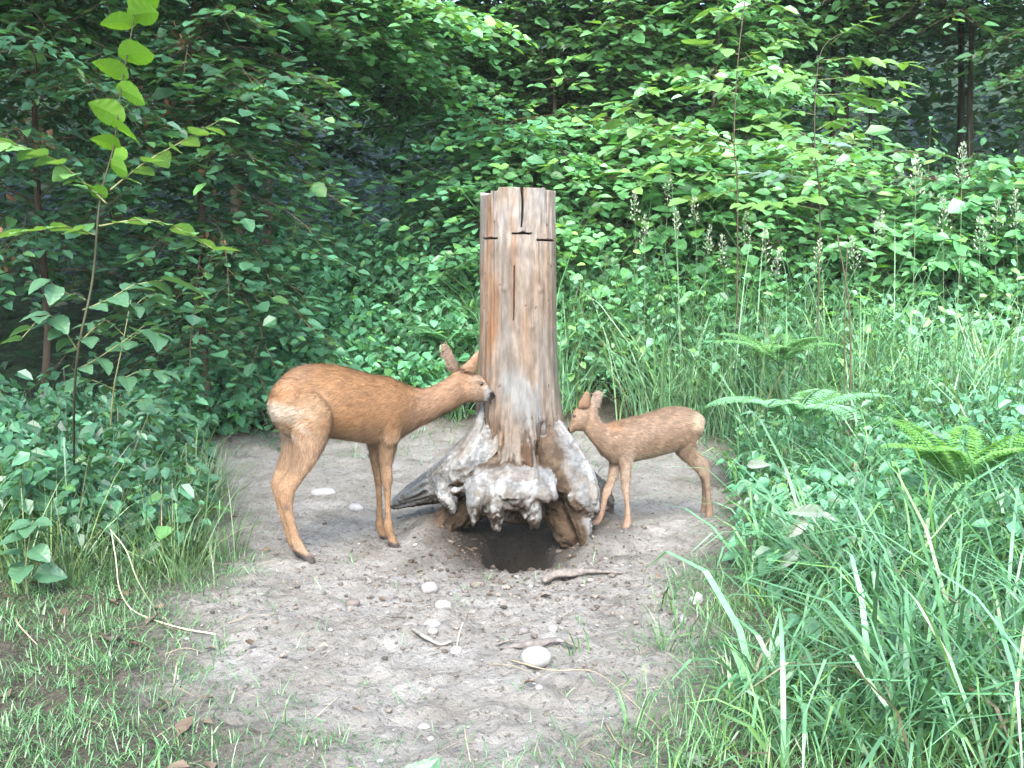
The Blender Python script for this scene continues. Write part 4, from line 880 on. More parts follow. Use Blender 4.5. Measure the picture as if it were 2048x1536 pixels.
# ------------------------------------------------------------------ soil crumbs, pebbles, litter
ico_me = bpy.data.meshes.new('tmp'); import bmesh
bm = bmesh.new(); bmesh.ops.create_icosphere(bm, subdivisions=1, radius=1); bm.verts.ensure_lookup_table()
ICO = (np.array([v.co[:] for v in bm.verts]), np.array([[v.index for v in f.verts] for f in bm.faces])); bm.free()
bm = bmesh.new(); bmesh.ops.create_icosphere(bm, subdivisions=3, radius=1)
ICO3 = (np.array([v.co[:] for v in bm.verts]), np.array([[v.index for v in f.verts] for f in bm.faces])); bm.free(); bpy.data.meshes.remove(ico_me)
def crumbs(n, xs, ys, lo, hi, colr, cond):
    x, y = rng.normal(xs[0], xs[1], n), rng.normal(ys[0], ys[1], n); k = cond(x, y); x, y = x[k], y[k]; n = len(x)
    r = lo*(hi/lo)**(rng.random(n)**2.2); V, F = ICO
    W = V[None]*(1+.45*(rng.random((n, len(V), 1))-.5))*(r[:, None]*np.stack([1+.5*rng.random(n), 1+.3*rng.random(n), .5+.3*rng.random(n)], -1).T).T[:, None] if False else V[None]*(1+.5*(rng.random((n, len(V), 1))-.5))*(r[:, None]*np.stack([1+.5*rng.random(n), .8+.4*rng.random(n), .5+.3*rng.random(n)], -1))[:, None]
    a = rng.random(n)*6.3; ca, sa = np.cos(a)[:, None], np.sin(a)[:, None]
    W = np.stack([W[..., 0]*ca-W[..., 1]*sa, W[..., 0]*sa+W[..., 1]*ca, W[..., 2]], -1)
    W = W+np.stack([x, y, terrain(x, y)+r*.25], -1)[:, None]
    m = MB(); m.add(W.reshape(-1, 3), (F[None]+(np.arange(n)*len(V))[:, None, None]).reshape(-1, 3), np.repeat(colr(n), len(V), 0)); return m
mc = crumbs(1500, (.05, .5), (3.3, .35), .003, .011, lambda n: np.array([.10, .087, .074])*np.exp(rng.normal(0, .35, (n, 1))), lambda x, y: bareness(x, y) > .55)
tag(mc.build('soil_crumbs', M['clod']), 'loose dark soil crumbs in front of the stump hollow', 'soil', kind='stuff')
mc = crumbs(420, (.03, .24), (3.78, .20), .004, .012, lambda n: np.array([.055, .043, .032])*np.exp(rng.normal(0, .35, (n, 1))), lambda x, y: (np.hypot((x-PIT[0])/.16, (y-PIT[1]+.02)/.28) > .95) & (y < 4.1))
tag(mc.build('soil_crumbs', M['clod']), 'brown clods dug out around the hollow under the stump', 'soil', kind='stuff')
mc = crumbs(1700, (0, .9), (3.2, 1.1), .0018, .006, lambda n: np.array([.13, .122, .108])*np.exp(rng.normal(0, .4, (n, 1))), lambda x, y: bareness(x, y) > .5)
tag(mc.build('soil_crumbs', M['clod']), 'fine grey grit scattered over the whole bare clearing', 'soil', kind='stuff')
mc = crumbs(150, (.1, .7), (2.9, .8), .003, .008, lambda n: np.array([.22, .22, .21])*np.exp(rng.normal(0, .2, (n, 1))), lambda x, y: bareness(x, y) > .5)
tag(mc.build('pebbles', M['stone']), 'small pale pebbles sprinkled over the bare soil', 'pebbles', kind='stuff')
# straw bits and dead leaves on the floor
mb = MB(); n = 1500; x, y = rng.uniform(-2.2, 2.2, n), rng.uniform(1.8, 6.5, n); a = rng.random(n)*6.3
k = rng.random(n) < .25+.75*(1-bareness(x, y, .5)); x, y, a = x[k], y[k], a[k]; n = len(x)
blades(mb, np.stack([x, y, terrain(x, y)+.006], -1), a, rng.uniform(.03, .16, n), np.full(n, .0011), np.full(n, 1.5), rng.normal(0, .12, n), tints(n, (.33, .27, .17), .3, 0), 3)
tag(mb.build('straw_litter', M['dry']), 'scattered dry straw on the trampled ground', 'litter', kind='stuff')
mb = MB(); n = 900; x, y = rng.uniform(-2.6, 2.4, n), rng.uniform(1.8, 7, n)
k = rng.random(n) < .03+.97*(1-bareness(x, y, .3))*(x < 0)+.4*(1-bareness(x, y, .3))*(x > 0); x, y = x[k], y[k]; n = len(x)
place(mb, leaf6(.3, .15, .1), np.stack([x, y, terrain(x, y)+.008], -1), dirv(rng.random(n)*6.3, rng.normal(.1, .2, n)), norm(np.stack([rng.normal(0, .3, n), rng.normal(0, .3, n), np.ones(n)], -1)), rng.uniform(.025, .06, n), tints(n, (.095, .07, .05), .35, 0))
tag(mb.build('leaf_litter', M['dead']), 'brown dead leaves lying under the plants at the edges', 'litter', kind='stuff')

# ------------------------------------------------------------------ stones
def stone(px, py, wpx, hr, label, col=(.55, .54, .51), sink=.3, ang=0., dr=.75, rough=.12, group=None, name='stone'):
    p = ground(px, py); r = wpx/2*p[1]/FPX
    V, F = ICO3; W = V*(1+rough*(fbm(V*1.7+px, 3)[:, None]-.5)*2)
    hr = hr*1.2; W = W*np.array([r, r*dr, r*hr]); c, s_ = math.cos(ang), math.sin(ang)
    W = np.stack([W[:, 0]*c-W[:, 1]*s_, W[:, 0]*s_+W[:, 1]*c, W[:, 2]], -1)
    t = MB().add(W, F, np.array(col)*.36*(.8+.4*fbm(V*4+px, 3))[:, None]).build(name, M['stone'], smooth=True)
    t.location = (p[0], p[1], p[2]+r*hr*(1-2*sink)); return tag(t, label, 'stone', group)
stone(1073, 1338, 64, .62, 'large smooth pale egg-shaped stone in front of the weathered stick', (.56, .55, .52), .14, .1, .8, .07)
stone(886, 1217, 35, .55, 'smooth white oval pebble below the cracked stone', (.60, .59, .56), .2, 0, .8, .06)
stone(858, 1183, 35, .65, 'cracked whitish stone with a dark seam, furthest of the pale stones before the hollow', (.52, .49, .46), .2, .5, .8, .25)
stone(864, 1256, 36, .5, 'flat grey-white stone above the curved root fragment', (.50, .49, .46), .25, .2, .7, .15)
stone(866, 1269, 22, .6, 'small pinkish pebble touching the flat grey-white stone', (.50, .46, .43), .2, .2, .8, .12)
stone(820, 1252, 34, .4, 'dull flat clay-coloured stone half sunk left of the flat grey-white stone', (.36, .33, .30), .4, .2, .7, .2)
stone(913, 1292, 30, .55, 'white three-cornered stone chip at the foot of the thin upright stalk', (.62, .61, .58), .25, .8, .8, .35)
stone(848, 1440, 28, .5, 'pale oval pebble alone in the lower foreground soil', (.56, .55, .53), .3, -.2, .7, .1)
stone(1010, 1137, 18, .7, 'small round grey pebble on the front lip of the hollow', (.30, .29, .27), .15, 0, .9, .1)
stone(1366, 1240, 24, .75, 'upright pale pebble near the right grass edge', (.56, .56, .53), .2, 1.2, .7, .12)
stone(1392, 1216, 28, .7, 'crumbly white lump against the right grass edge', (.72, .72, .70), .2, .3, .8, .45)
stone(646, 990, 52, .35, 'broad pale flat stone sunk in the soil behind the doe\'s hind legs', (.55, .55, .54), .45, .1, .6, .15)
stone(712, 1027, 34, .5, 'slanted white oblong stone between the doe\'s legs', (.60, .60, .59), .25, -.4, .6, .12)
stone(1047, 1254, 24, .6, 'rounded grey stone behind the weathered stick', (.30, .28, .265), .25, .1, .8, .15)
stone(1106, 1266, 20, .8, 'pale squarish stone chip behind the right end of the weathered stick', (.52, .50, .47), .25, .4, .8, .4)
stone(706, 1212, 30, .55, 'brownish lump of stone in the crumbly soil left of the cracked stone', (.26, .22, .19), .2, .4, .8, .3)
stone(955, 1168, 30, .5, 'reddish brown stone below the front lip of the hollow', (.27, .22, .19), .25, .2, .8, .3)
stone(1078, 1390, 17, .55, 'tiny pale pebble below the egg-shaped stone beyond the straw', (.52, .51, .49), .3, .2, .8, .1)
stone(862, 1468, 16, .6, 'little whitish pebble just below the lone oval pebble', (.54, .53, .5), .3, .2, .8, .1)

# ------------------------------------------------------------------ wood fragments and stalks
def chunk(pts, rad, label, col, name='driftwood', flat=.6, amp=.5, seed=1, cat='wood'):
    V, F, C = root(pts, rad, amp, 26, 34, 18, flat, .0, seed, True, .5)
    n_ = fbm(V*[30, 30, 30]+seed, 3); C = np.array(col)*.40*(.6+.8*n_)[:, None]
    return tag(MB().add(V, F, C).build(name, M['wood'], smooth=True), label, cat)
def lay(pts, up):
    out = []
    for (px, py), u in zip(pts, up):
        p = ground(px, py); p[2] += u; out.append(p)
    return np.array(out)
chunk(lay([(1086, 1166), (1110, 1164), (1150, 1158), (1180, 1154), (1248, 1148)], [.018, .02, .018, .012, .004]), [.014, .022, .022, .010, .003], 'chunky broken piece of grey driftwood on the right lip of the hollow', (.33, .29, .25), seed=3)
chunk(lay([(1000, 1294), (1040, 1298), (1080, 1300), (1120, 1301), (1156, 1303)], [.008, .012, .014, .012, .004]), [.005, .011, .014, .011, .004], 'grey weathered stick lying just behind the egg-shaped stone', (.27, .24, .22), seed=4)
chunk(lay([(996, 1285), (1030, 1288), (1066, 1290)], [.012, .012, .012]), [.003, .0045, .003], 'thin splinter lying along the weathered stick', (.36, .31, .27), 'splinter', seed=6, amp=.2)
chunk(lay([(826, 1268), (850, 1280), (880, 1287), (902, 1284)], [.006, .008, .008, .006]), [.005, .008, .007, .003], 'curved pale root fragment in front of the flat grey-white stone', (.40, .38, .34), 'root_fragment', seed=5, amp=.3)
chunk(lay([(252, 1290), (275, 1298), (302, 1308)], [.006, .008, .006]), [.004, .006, .003], 'dark brown broken twig lying in the left grass', (.10, .06, .045), 'twig', seed=7, amp=.3)
chunk(lay([(200, 1282), (225, 1284), (245, 1276)], [.005, .01, .012]), [.003, .009, .004], 'curled scrap of dark bark beside the broken twig', (.16, .12, .10), 'bark_scrap', seed=8, amp=.4)
def stalk(pts, r, label, col=(.23, .195, .135), name='dry_stalk', cat='stalk'):
    return tag(MB().add(*tube(catmull(np.array(pts), 4*len(pts)), np.linspace(r, r*.6, 4*len(pts)), 5), col).build(name, M['dry'], smooth=True), label, cat)
G = lambda px, py, u=.006: ground(px, py)+np.array([0, 0, u])
stalk([G(1020, 1337, .008), G(1100, 1356, .02), G(1186, 1368, .025), G(1250, 1410, .02), G(1330, 1456, .008)], .0022, 'long bent straw stalk running from the egg-shaped stone to the right grass')
stalk([G(972, 1335), G(1020, 1348, .012), G(1060, 1356)], .0016, 'short straw stalk left of the egg-shaped stone')
stalk([G(1042, 1375), G(1080, 1360, .012), G(1105, 1332, .02)], .0015, 'thin straw crossing under the egg-shaped stone')
stalk([G(914, 1288), at(918, 1268, ground(914, 1288)[1]), at(926, 1245, ground(914, 1288)[1])], .0022, 'thin dry stalk standing up behind the three-cornered stone chip', (.45, .38, .30))
Yb = ground(270, 1232)[1]
stalk([G(432, 1268), G(350, 1255, .01), G(270, 1230, .02), at(240, 1180, Yb), at(232, 1120, Yb), at(222, 1060, Yb+.05)], .0028, 'kinked dead grass stem rising at the left edge of the soil', (.40, .38, .26))
stalk([G(310, 1218), at(275, 1160, Yb), at(252, 1100, Yb), at(220, 1058, Yb+.06)], .0024, 'second dead grass stem beside the kinked one', (.30, .34, .20))
stalk([G(430, 1256), G(490, 1248, .01), G(540, 1226, .02)], .0018, 'pale curved straw on the soil in front of the doe\'s hind hoof')
stalk([G(32, 1240), G(40, 1270, .02), G(75, 1290, .01)], .003, 'curled brown stem in the left foreground litter', (.27, .22, .16))
stalk([G(330, 1310), G(370, 1302, .01), G(410, 1300)], .0016, 'short straw near the broken twig')
stalk([G(1210, 1448), G(1240, 1490, .01), G(1290, 1520)], .0018, 'straw slanting through the foreground grass at right')
stalk([at(128, 875, 3.7), at(132, 960, 3.62), at(142, 1075, 3.58)], .004, 'bright flattened grass stem standing before the nettles', (.14, .22, .16), 'grass_stem')
stalk([G(1690, 1235), at(1650, 1195, ground(1690, 1235)[1]), at(1600, 1150, ground(1690, 1235)[1]+.1)], .002, 'pale dry stem leaning in the right grass')
stalk([G(1830, 1310), at(1740, 1245, 2.75), at(1650, 1180, 2.9)], .002, 'long dry stem lying across the right grass')

# flowering grasses
def panicle(base, top, bend, label, group=None, seedn=80, Lp=.20, col=(.27, .32, .23), r=.0016):
    t = thing('flowering_grass', base, label, 'grass', group)
    P = catmull(np.array([base, base*.45+top*.55+np.array([bend*.2, 0, 0]), top]), 12)
    MB().add(*tube(P, np.linspace(r, r*.5, 12), 4), (.17, .25, .12)).build('stem', M['grass'], t, smooth=True)
    mb = MB(); s = rng.random(seedn)**.8; u = norm((top-P[-4])[None])[0]
    cen = top-u*Lp*(1-s)[:, None]*.98; rad = Lp*.20*(1-s)**.6*(.3+.7*rng.random(seedn)); a = rng.random(seedn)*6.3
    pos = cen+np.stack([rad*np.cos(a), rad*np.sin(a), rad*.5], -1)
    place(mb, leaf6(.22, .05, .1), pos, norm(np.stack([np.cos(a)*.6, np.sin(a)*.6, np.ones(seedn)*.8], -1)), norm(rng.normal(0, 1, (seedn, 3))), rng.uniform(.010, .019, seedn), tints(seedn, col, .25, 0))
    mb.build('panicle', M['dry'], t, kind='stuff')
    for k in range(2):
        b_ = MB(); f = .3+.25*k; bp = P[int(f*11)]
        blades(b_, bp[None], np.array([rng.random()*6.3]), np.array([.28]), np.array([.004]), np.array([.5]), np.array([1.5]), np.array([GR*1.2]))
        b_.build('leaf', M['grass'], t)
GP = 'flowering grasses on the right bank'
for px, py, Yp in [(1268, 385, 6.6), (1290, 430, 6.5), (1338, 345, 6.7), (1352, 420, 6.4), (1388, 395, 6.6), (1420, 450, 6.3), (1445, 470, 6.2), (1494, 425, 6.2), (1530, 460, 6.0), (1560, 500, 5.8), (1640, 480, 5.8), (1700, 470, 5.6), (1765, 420, 5.6), (1885, 395, 5.4), (1960, 430, 5.3), (1995, 400, 5.3), (2030, 380, 5.2)]:
    top = at(px, py, Yp); bx, by = top[0]+rng.normal(0, .08), Yp+rng.normal(0, .05)
    panicle(np.array([bx, by, float(terrain(bx, by))]), top, rng.normal(0, .1), 'flowering grass stalk with a pale feathery head rising from the right bank', GP)
for px, py, Yp, lb in [(1925, 285, 5.4, 'tallest flowering grass stalk, standing before the black opening'), (1832, 312, 5.5, 'drooping flowering grass stalk left of the tallest one')]:
    top = at(px, py, Yp); bx = top[0]-.03
    panicle(np.array([bx, Yp, float(terrain(bx, Yp))]), top, .12, lb, None, 110, .24, r=.0022)
dkm = [(1675, 470, 1700, 640, 5.2), (1695, 490, 1690, 620, 5.2)]
for i, (x1, y1, x2, y2, Yp) in enumerate(dkm):
    stalk([np.array([at(x2, y2, Yp)[0]+.02, Yp, .1]), at(x2, y2, Yp), at(x1, y1, Yp)], .006-.002*i, ['dark dead stem leaning among the right-hand grasses', 'thin upright dead stem close to the leaning dark one'][i], (.07, .065, .04), 'dead_stem')

# ferns
def fern(px, py, Yp, n, Lf, tint, label, aim=None, el=.9):
    Lf = Lf*.9; el = el+.08
    p = at(px, py, Yp); base = np.array([p[0], Yp, float(terrain(p[0], Yp))])
    h = max(.05, p[2]-base[2])
    t = thing('fern', base, label, 'fern')
    for k in range(n):
        az = k*2*pi/n+rng.normal(0, .25) if aim is None else aim[k]
        s = np.linspace(0, 1, 26); e = el-1.5*s*rng.uniform(.7, 1.0)
        d = dirv(np.full(26, az), e); C_ = base+np.array([0, 0, h*.55])+np.concatenate([[[0, 0, 0]], np.cumsum(d[:-1]*Lf/25, 0)])
        mb = MB(); mb.add(*tube(np.concatenate([[base], C_]), np.linspace(.003, .0007, 27), 3, False), tint*.9)
        tint_ = tint*1.5; i = np.repeat(np.arange(3, 26), 2); sgn = np.tile([1, -1], 23); pl = .40*Lf*np.sin(pi*(.12+.88*s[i]))**.9*.55
        pa = az+sgn*1.25; pn = 5
        # pinnae cut into small leaflets
        f = (np.arange(pn)+.5)/pn
        ii = np.repeat(np.arange(len(i)), pn); ff_ = np.tile(f, len(i))
        pdv = dirv(pa, e[i]*.2-.12)
        pos = C_[i][ii]+pdv[ii]*(pl[ii]*ff_)[:, None]
        for sg in (1, -1):
            place(mb, leaf2(.26), pos, dirv(pa[ii]+sg*.75, np.full(len(ii), -.1)), np.tile([0, 0, 1.], (len(ii), 1))+rng.normal(0, .12, (len(ii), 3)), pl[ii]*(1-ff_)*.45+.008, tints(len(ii), tint_, .12, 0))
        mb.build('frond', M['leaf'], t, kind='stuff')
fern(1590, 735, 4.9, 7, .55, np.array([.115, .25, .14]), 'pale green fern spreading flat fronds over the right bank', None, .7)
fern(1925, 880, 3.7, 6, .45, np.array([.09, .21, .05]), 'bright yellow-green fern at the right edge above the dark grass', None, 1.1)
fern(905, 600, 7.3, 6, .55, np.array([.06, .16, .075]), 'fern left of the stump in the brambles', None, .8)
fern(1560, 605, 6.2, 6, .5, np.array([.105, .23, .10]), 'further fern behind the pale one, below the flowering grasses', None, .9)

# ------------------------------------------------------------------ saplings and plants with leaves one can pick out
M['young'] = leaf_material('young_leaf', .55, .45, .4, (1.35, 1.3, .5))
BIG = MB().add(*bigleaf(30, .45, .22, .10, .05, .10), (.115, .25, .03)).mesh('leaf', M['young'])
BIG2 = MB().add(*bigleaf(22, .46, .10, .08, .02, .05), (.125, .26, .085)).mesh('leaf', M['leaf'])
BIG3 = MB().add(*bigleaf(22, .40, .22, .12, .02, .04), (.060, .145, .075)).mesh('leaf', M['leaf'])
PALEL = MB().add(*bigleaf(22, .36, .42, .22, .03, .08), (.17, .215, .17)).mesh('leaf', M['leaf'])
OVAL = MB().add(*bigleaf(18, .30, .12, .10, .01, .0), (.12, .26, .07)).mesh('leaf', M['leaf'])
BLUE = MB().add(*bigleaf(18, .32, .10, .08, .01, .0), (.16, .25, .22)).mesh('leaf', M['leaf'])
from mathutils import Matrix, Vector
def leafobj(me, parent, pos, d, nrm, size, ws=1., label=None):
    x = norm(np.asarray(d, float)); y = norm(np.cross(nrm, x)); z = np.cross(x, y)
    o = bpy.data.objects.new('leaf', me); COL.objects.link(o)
    mt = Matrix(((x[0]*size, y[0]*size*ws, z[0]*size, pos[0]), (x[1]*size, y[1]*size*ws, z[1]*size, pos[1]), (x[2]*size, y[2]*size*ws, z[2]*size, pos[2]), (0, 0, 0, 1)))
    o.parent = parent; o.matrix_local = Matrix.Translation(-Vector(parent.location)) @ mt
    if label: o['label'] = label
    return o
def stem(parent, pts, r0, r1, col=(.13, .14, .07), name='stem', n=5):
    P = catmull(np.array(pts), n*len(pts)); return MB().add(*tube(P, np.linspace(r0, r1, len(P)), 6), col).build(name, M['bark'], parent, smooth=True)
def sprig(parent, pts, r, me, nl, size, first=.15, droop=-.15, flat=.25, ws=1., both=True, tip=True):
    """a side branch with leaves set alternately along it"""
    P = catmull(np.array(pts), 30); MB().add(*tube(P, np.linspace(r, r*.4, 30), 5), (.14, .15, .07)).build('branch', M['bark'], parent, smooth=True)
    for k in range(nl):
        f = first+(1-first)*k/max(1, nl-1) if nl > 1 else 1
        i = min(28, int(f*29)); tng = norm((P[i+1]-P[i])[None])[0]; az = math.atan2(tng[1], tng[0])
        last = tip and k == nl-1
        a = az+(0 if last else (1 if k % 2 else -1)*rng.uniform(.6, 1.1))
        nr = np.array([rng.normal(0, flat), rng.normal(0, flat), 1])
        leafobj(me, parent, P[i+1 if last else i], dirv(np.array(a), np.array(droop+rng.normal(0, .18))), nr, size*math.exp(rng.normal(0, .18)), ws)

# hazel sapling in the left foreground
HY = 3.35
hz = thing('hazel_sapling', ground(150, 1040), 'slender hazel sapling with big backlit bright green leaves before the left thicket', 'sapling')
hb = np.array(hz.location)
stem(hz, [hb, at(150, 760, HY), at(185, 560, HY), at(200, 400, HY), at(228, 290, HY), at(243, 170, HY), at(264, 60, HY), at(276, -60, HY)], .0045, .0018, (.045, .048, .027))
for (sx_, sy_), (tx_, ty_), sz_ in [((262, 45), (192, 40), 1.), ((266, 30), (330, 18), .9), ((250, 110), (322, 100), 1.05), ((246, 150), (182, 112), 1.), ((243, 180), (308, 205), 1.0), ((238, 235), (172, 198), 1.05), ((234, 255), (294, 280), .9), ((232, 292), (178, 268), .85), ((230, 305), (266, 318), .55), ((226, 330), (268, 345), .4), ((208, 390), (172, 370), .6), ((268, 10), (330, -20), .8)]:
    a = at(sx_, sy_, HY); e = at(tx_, ty_, HY-.03); d = e-a; L_ = np.linalg.norm(d)*1.12
    leafobj(BIG, hz, a, d, np.array([.25*np.sign(d[0])+rng.normal(0, .2), .75+rng.normal(0, .15), .62+rng.normal(0, .2)]), L_*.80, 1.0+rng.normal(0, .1))
sprig(hz, [at(214, 408, HY), at(150, 350, HY-.05), at(80, 305, HY-.1), at(-20, 278, HY-.15)], .0035, BIG2, 13, .075)
sprig(hz, [at(220, 380, HY), at(290, 325, HY+.05), at(370, 280, HY+.1), at(440, 240, HY+.1)], .003, BIG2, 9, .075)
sprig(hz, [at(192, 470, HY), at(130, 455, HY-.05), at(45, 466, HY-.1)], .003, BIG2, 7, .08)
sprig(hz, [at(198, 452, HY), at(280, 440, HY), at(350, 455, HY), at(430, 500, HY+.02)], .003, BIG2, 9, .075)
sprig(hz, [at(165, 620, HY), at(215, 600, HY), at(270, 570, HY), at(330, 560, HY)], .003, BIG3, 7, .10)
sprig(hz, [at(172, 600, HY), at(130, 585, HY-.05), at(95, 560, HY-.1)], .003, BIG3, 5, .08)
sprig(hz, [at(155, 700, HY), at(120, 650, HY-.02), at(90, 630, HY-.08), at(40, 680, HY-.15)], .003, BIG3, 8, .085)
sprig(hz, [at(155, 690, HY), at(190, 655, HY), at(230, 630, HY+.05), at(300, 600, HY+.1)], .003, BIG3, 9, .075)
sprig(hz, [at(152, 740, HY), at(190, 720, HY), at(250, 680, HY), at(290, 650, HY)], .003, BIG3, 8, .075)

# young hazel just behind it
h2 = thing('hazel_shoot', ground(215, 985), 'smaller hazel shoot with dull leaves close behind the tall hazel sapling', 'sapling'); b2 = np.array(h2.location); Y2 = b2[1]
stem(h2, [b2, at(225, 800, Y2), at(245, 690, Y2), at(262, 600, Y2)], .005, .002)
for q in ([(238, 760), (290, 740), (330, 745)], [(232, 780), (180, 760), (140, 770)], [(245, 690), (290, 660), (320, 670)], [(248, 670), (210, 640), (180, 650)], [(225, 820), (290, 800), (350, 830)], [(258, 620), (300, 590), (330, 600)]):
    sprig(h2, [at(a, b_, Y2-.02*i) for i, (a, b_) in enumerate(q)], .0025, BIG3, 6, .085)

# leafy weed bottom left
wd = thing('bramble_shoot', ground(55, 1190), 'young bramble shoot with smooth pale leaflets in the left foreground', 'plant'); wb = np.array(wd.location); WY = wb[1]
stem(wd, [wb, at(52, 1130, WY), at(62, 1060, WY), at(66, 1040, WY)], .004, .0015)
PW = catmull(np.array([wb, at(52, 1130, WY), at(62, 1060, WY), at(66, 1040, WY)]), 20)
for k in range(15):
    f = .25+.75*k/14; p_ = PW[int(f*19)]; az = k*2.4+rng.normal(0, .3); L_ = .085*(1-.55*f)+.015
    leafobj(BIG3, wd, p_+dirv(np.array(az), np.array(.2))*.03*(1.3-f), dirv(np.array(az), np.array(rng.normal(-.1, .2))), np.array([rng.normal(0, .25), -.35+rng.normal(0, .2), 1]), L_, 1.2)

# broad leaf group at the edge of the soil, left of the doe
gl = thing('burdock_plant', ground(400, 1010), 'pair of broad pale leaves at the left edge of the soil under the grass', 'plant'); gb = np.array(gl.location)
for (tx_, ty_), sz_ in [((330, 955), .08), ((415, 965), .085), ((425, 985), .06), ((360, 985), .07), ((385, 945), .06)]:
    d = at(tx_, ty_, gb[1]-.05)-(gb+[0, 0, .03]); leafobj(BIG3, gl, gb+np.array([0, 0, .02]), d, np.array([0, -.45, .9]), max(.07, np.linalg.norm(d)*1.1), 1.3)

# whitish plant in the right grass
wp = thing('mildewed_plant', ground(1680, 1190), 'plant with limp whitish mildewed leaves in the right-hand grass', 'plant'); wpb = np.array(wp.location); PY = wpb[1]+.0
for (sx_, sy_), (tx_, ty_), w_ in [((1640, 1000), (1575, 992), .8), ((1640, 1005), (1676, 1008), .9), ((1605, 1015), (1575, 1060), 1.1), ((1590, 1080), (1560, 1115), 1.), ((1690, 1060), (1740, 1048), .8), ((1690, 1065), (1672, 1095), .7), ((1720, 1110), (1700, 1125), 1.), ((1740, 1100), (1800, 1115), 1.), ((1735, 1095), (1765, 1090), .9), ((1660, 1170), (1700, 1205), 1.1), ((1550, 1115), (1590, 1125), .8), ((1500, 905), (1545, 900), .9), ((1740, 1190), (1775, 1200), .8)]:
    a = at(sx_, sy_+25, PY-.1); e = at(tx_, ty_+25, PY-.14); d = e-a
    leafobj(PALEL, wp, a, d, np.array([rng.normal(0, .45), -.75+rng.normal(0, .3), .6]), max(.035, np.linalg.norm(d)*.8), w_*.85)
    MB().add(*tube(catmull(np.array([wpb, (wpb+a)/2+np.array([0, 0, .08]), a]), 8), np.linspace(.002, .001, 8), 4), (.16, .2, .12)).build('stalk', M['grass'], wp, smooth=True)

# dock leaves at the bottom edge
dk = thing('dock_plant', ground(760, 1620), 'dock leaves poking up at the bottom edge of the clearing', 'plant'); db = np.array(dk.location)
leafobj(BIG3, dk, db+np.array([.03, 0, .0]), at(850, 1490, db[1]+.02)-db, np.array([-.2, -.7, .7]), .12, 1.0, 'bluish green crinkled leaf')
leafobj(BIG, dk, db+np.array([-.02, 0, .0]), at(715, 1512, db[1]+.02)-db, np.array([.2, -.7, .7]), .085, 1.1, 'bright yellow-green leaf tip')
# white clover-like tuft bottom right
ct = thing('silvery_weed', ground(1385, 1530), 'silvery whitish leaf rosette at the bottom edge in the grass', 'plant'); cb = np.array(ct.location)
for k in range(9):
    a = k*.7; leafobj(PALEL, ct, cb+np.array([0, 0, .02]), dirv(np.array(a), np.array(.45)), np.array([0, 0, 1.])+rng.normal(0, .2, 3), .035, .8)

# ash sapling on the right with bright leaflets
ash = thing('ash_sapling', (at(1640, 500, 6.4)[0], 6.4, float(terrain(at(1640, 500, 6.4)[0], 6.4))), 'ash sapling on the right with bright paired leaflets and a bluish lower spray', 'sapling'); ab = np.array(ash.location); AY = 6.4
stem(ash, [ab, at(1640, 440, AY), at(1630, 300, AY), at(1632, 170, AY), at(1650, 90, AY), at(1720, 50, AY)], .006, .002, (.06, .06, .04))
def ashleaf(px0, py0, px1, py1, Y0, Y1, npair, size, me):
    P = catmull(np.array([at(px0, py0, Y0), at((px0+px1)/2, (py0+py1)/2-8, (Y0+Y1)/2), at(px1, py1, Y1)]), 20)
    MB().add(*tube(P, np.linspace(.0025, .001, 20), 4), (.14, .17, .07)).build('leaf_stalk', M['bark'], ash, smooth=True)
    for k in range(npair):
        i = int(4+15*(k+1)/(npair+.6)); i = min(i, 18); tg = norm((P[i+1]-P[i])[None])[0]; az = math.atan2(tg[1], tg[0])
        for sg in (1, -1): leafobj(me, ash, P[i], dirv(np.array(az+sg*rng.uniform(.8, 1.1)), np.array(rng.normal(-.15, .12))), np.array([rng.normal(0, .2), -.35+rng.normal(0, .2), 1]), size*math.exp(rng.normal(0, .12)))
    leafobj(me, ash, P[-1], P[-1]-P[-3], np.array([0, -.3, 1]), size)
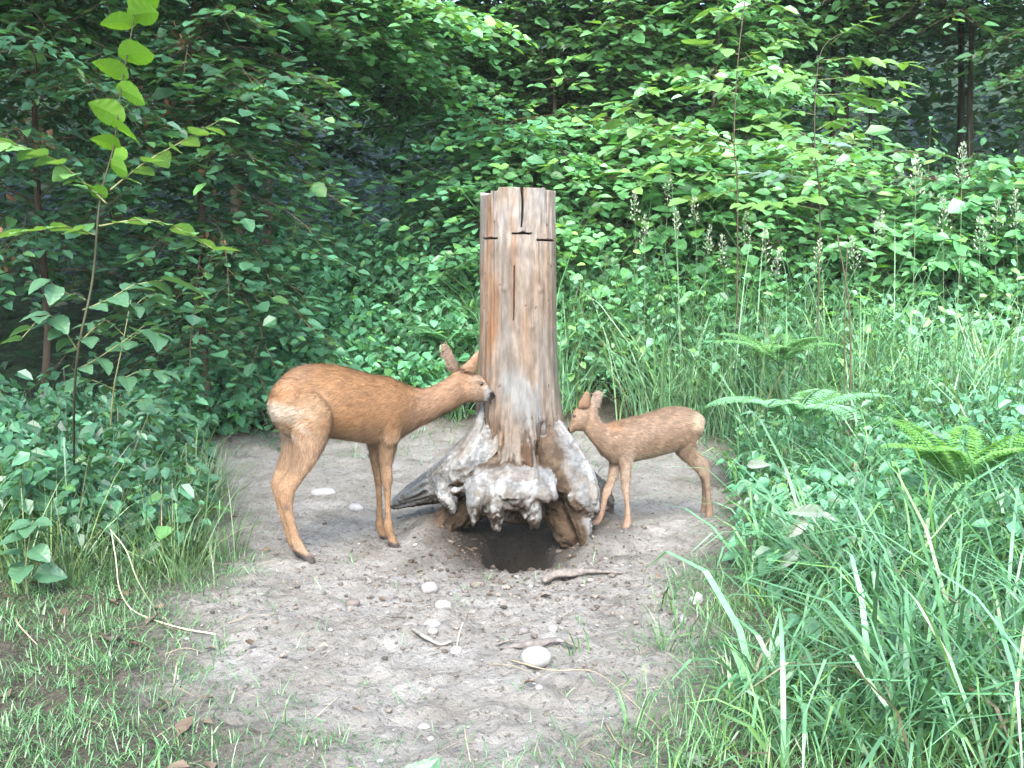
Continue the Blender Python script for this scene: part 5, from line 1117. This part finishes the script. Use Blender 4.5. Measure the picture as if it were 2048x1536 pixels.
for q in [(1632, 170, 1500, 140, 6.4, 6.1, 4, .12, OVAL), (1635, 160, 1800, 165, 6.4, 6.2, 4, .13, OVAL), (1632, 190, 1760, 205, 6.4, 6.3, 3, .13, OVAL), (1660, 90, 1735, 40, 6.4, 6.2, 4, .10, OVAL), (1632, 230, 1530, 230, 6.4, 6.1, 3, .12, OVAL), (1634, 260, 1700, 240, 6.4, 6.6, 3, .12, OVAL),
          (1634, 300, 1520, 285, 6.4, 6.0, 4, .12, OVAL), (1634, 310, 1710, 280, 6.4, 6.1, 3, .13, BLUE), (1636, 370, 1505, 345, 6.4, 6.0, 3, .13, BLUE), (1638, 380, 1715, 345, 6.4, 6.2, 3, .13, OVAL), (1640, 420, 1490, 410, 6.4, 5.9, 3, .14, OVAL), (1640, 410, 1600, 400, 6.4, 5.9, 2, .14, OVAL), (1640, 150, 1560, 175, 6.4, 5.9, 3, .12, OVAL), (1645, 120, 1820, 130, 6.4, 6.5, 4, .11, OVAL), (1638, 340, 1600, 300, 6.4, 5.9, 3, .12, OVAL)]:
    ashleaf(*q)
# linden bough hanging in from the right of the stump
lb = thing('linden_shoot', (at(1480, 500, 6.9)[0], 6.9, float(terrain(at(1480, 500, 6.9)[0], 6.9))), 'young linden shoot with light round leaves on level branches right of the stump', 'sapling'); LY = 6.9
stem(lb, [np.array(lb.location), at(1475, 400, LY), at(1468, 280, LY), at(1476, 120, LY), at(1490, 0, LY), at(1495, -60, LY)], .006, .003, (.07, .06, .04))
for q in ([(1472, 290), (1400, 260), (1320, 240), (1235, 205)], [(1472, 300), (1390, 285), (1310, 270), (1210, 232)], [(1474, 320), (1420, 310), (1350, 300)], [(1470, 260), (1530, 250), (1580, 260)], [(1473, 350), (1400, 350), (1330, 345)], [(1474, 190), (1420, 170), (1370, 180)], [(1478, 110), (1430, 90), (1390, 90)], [(1480, 120), (1530, 100), (1570, 80)], [(1485, 40), (1440, 20), (1410, 30)], [(1474, 380), (1430, 390), (1370, 400)]):
    sprig(lb, [at(a, b_, LY-.12*i) for i, (a, b_) in enumerate(q)], .004, BIG2, 10, .105, .2, -.2, .3, 1.)
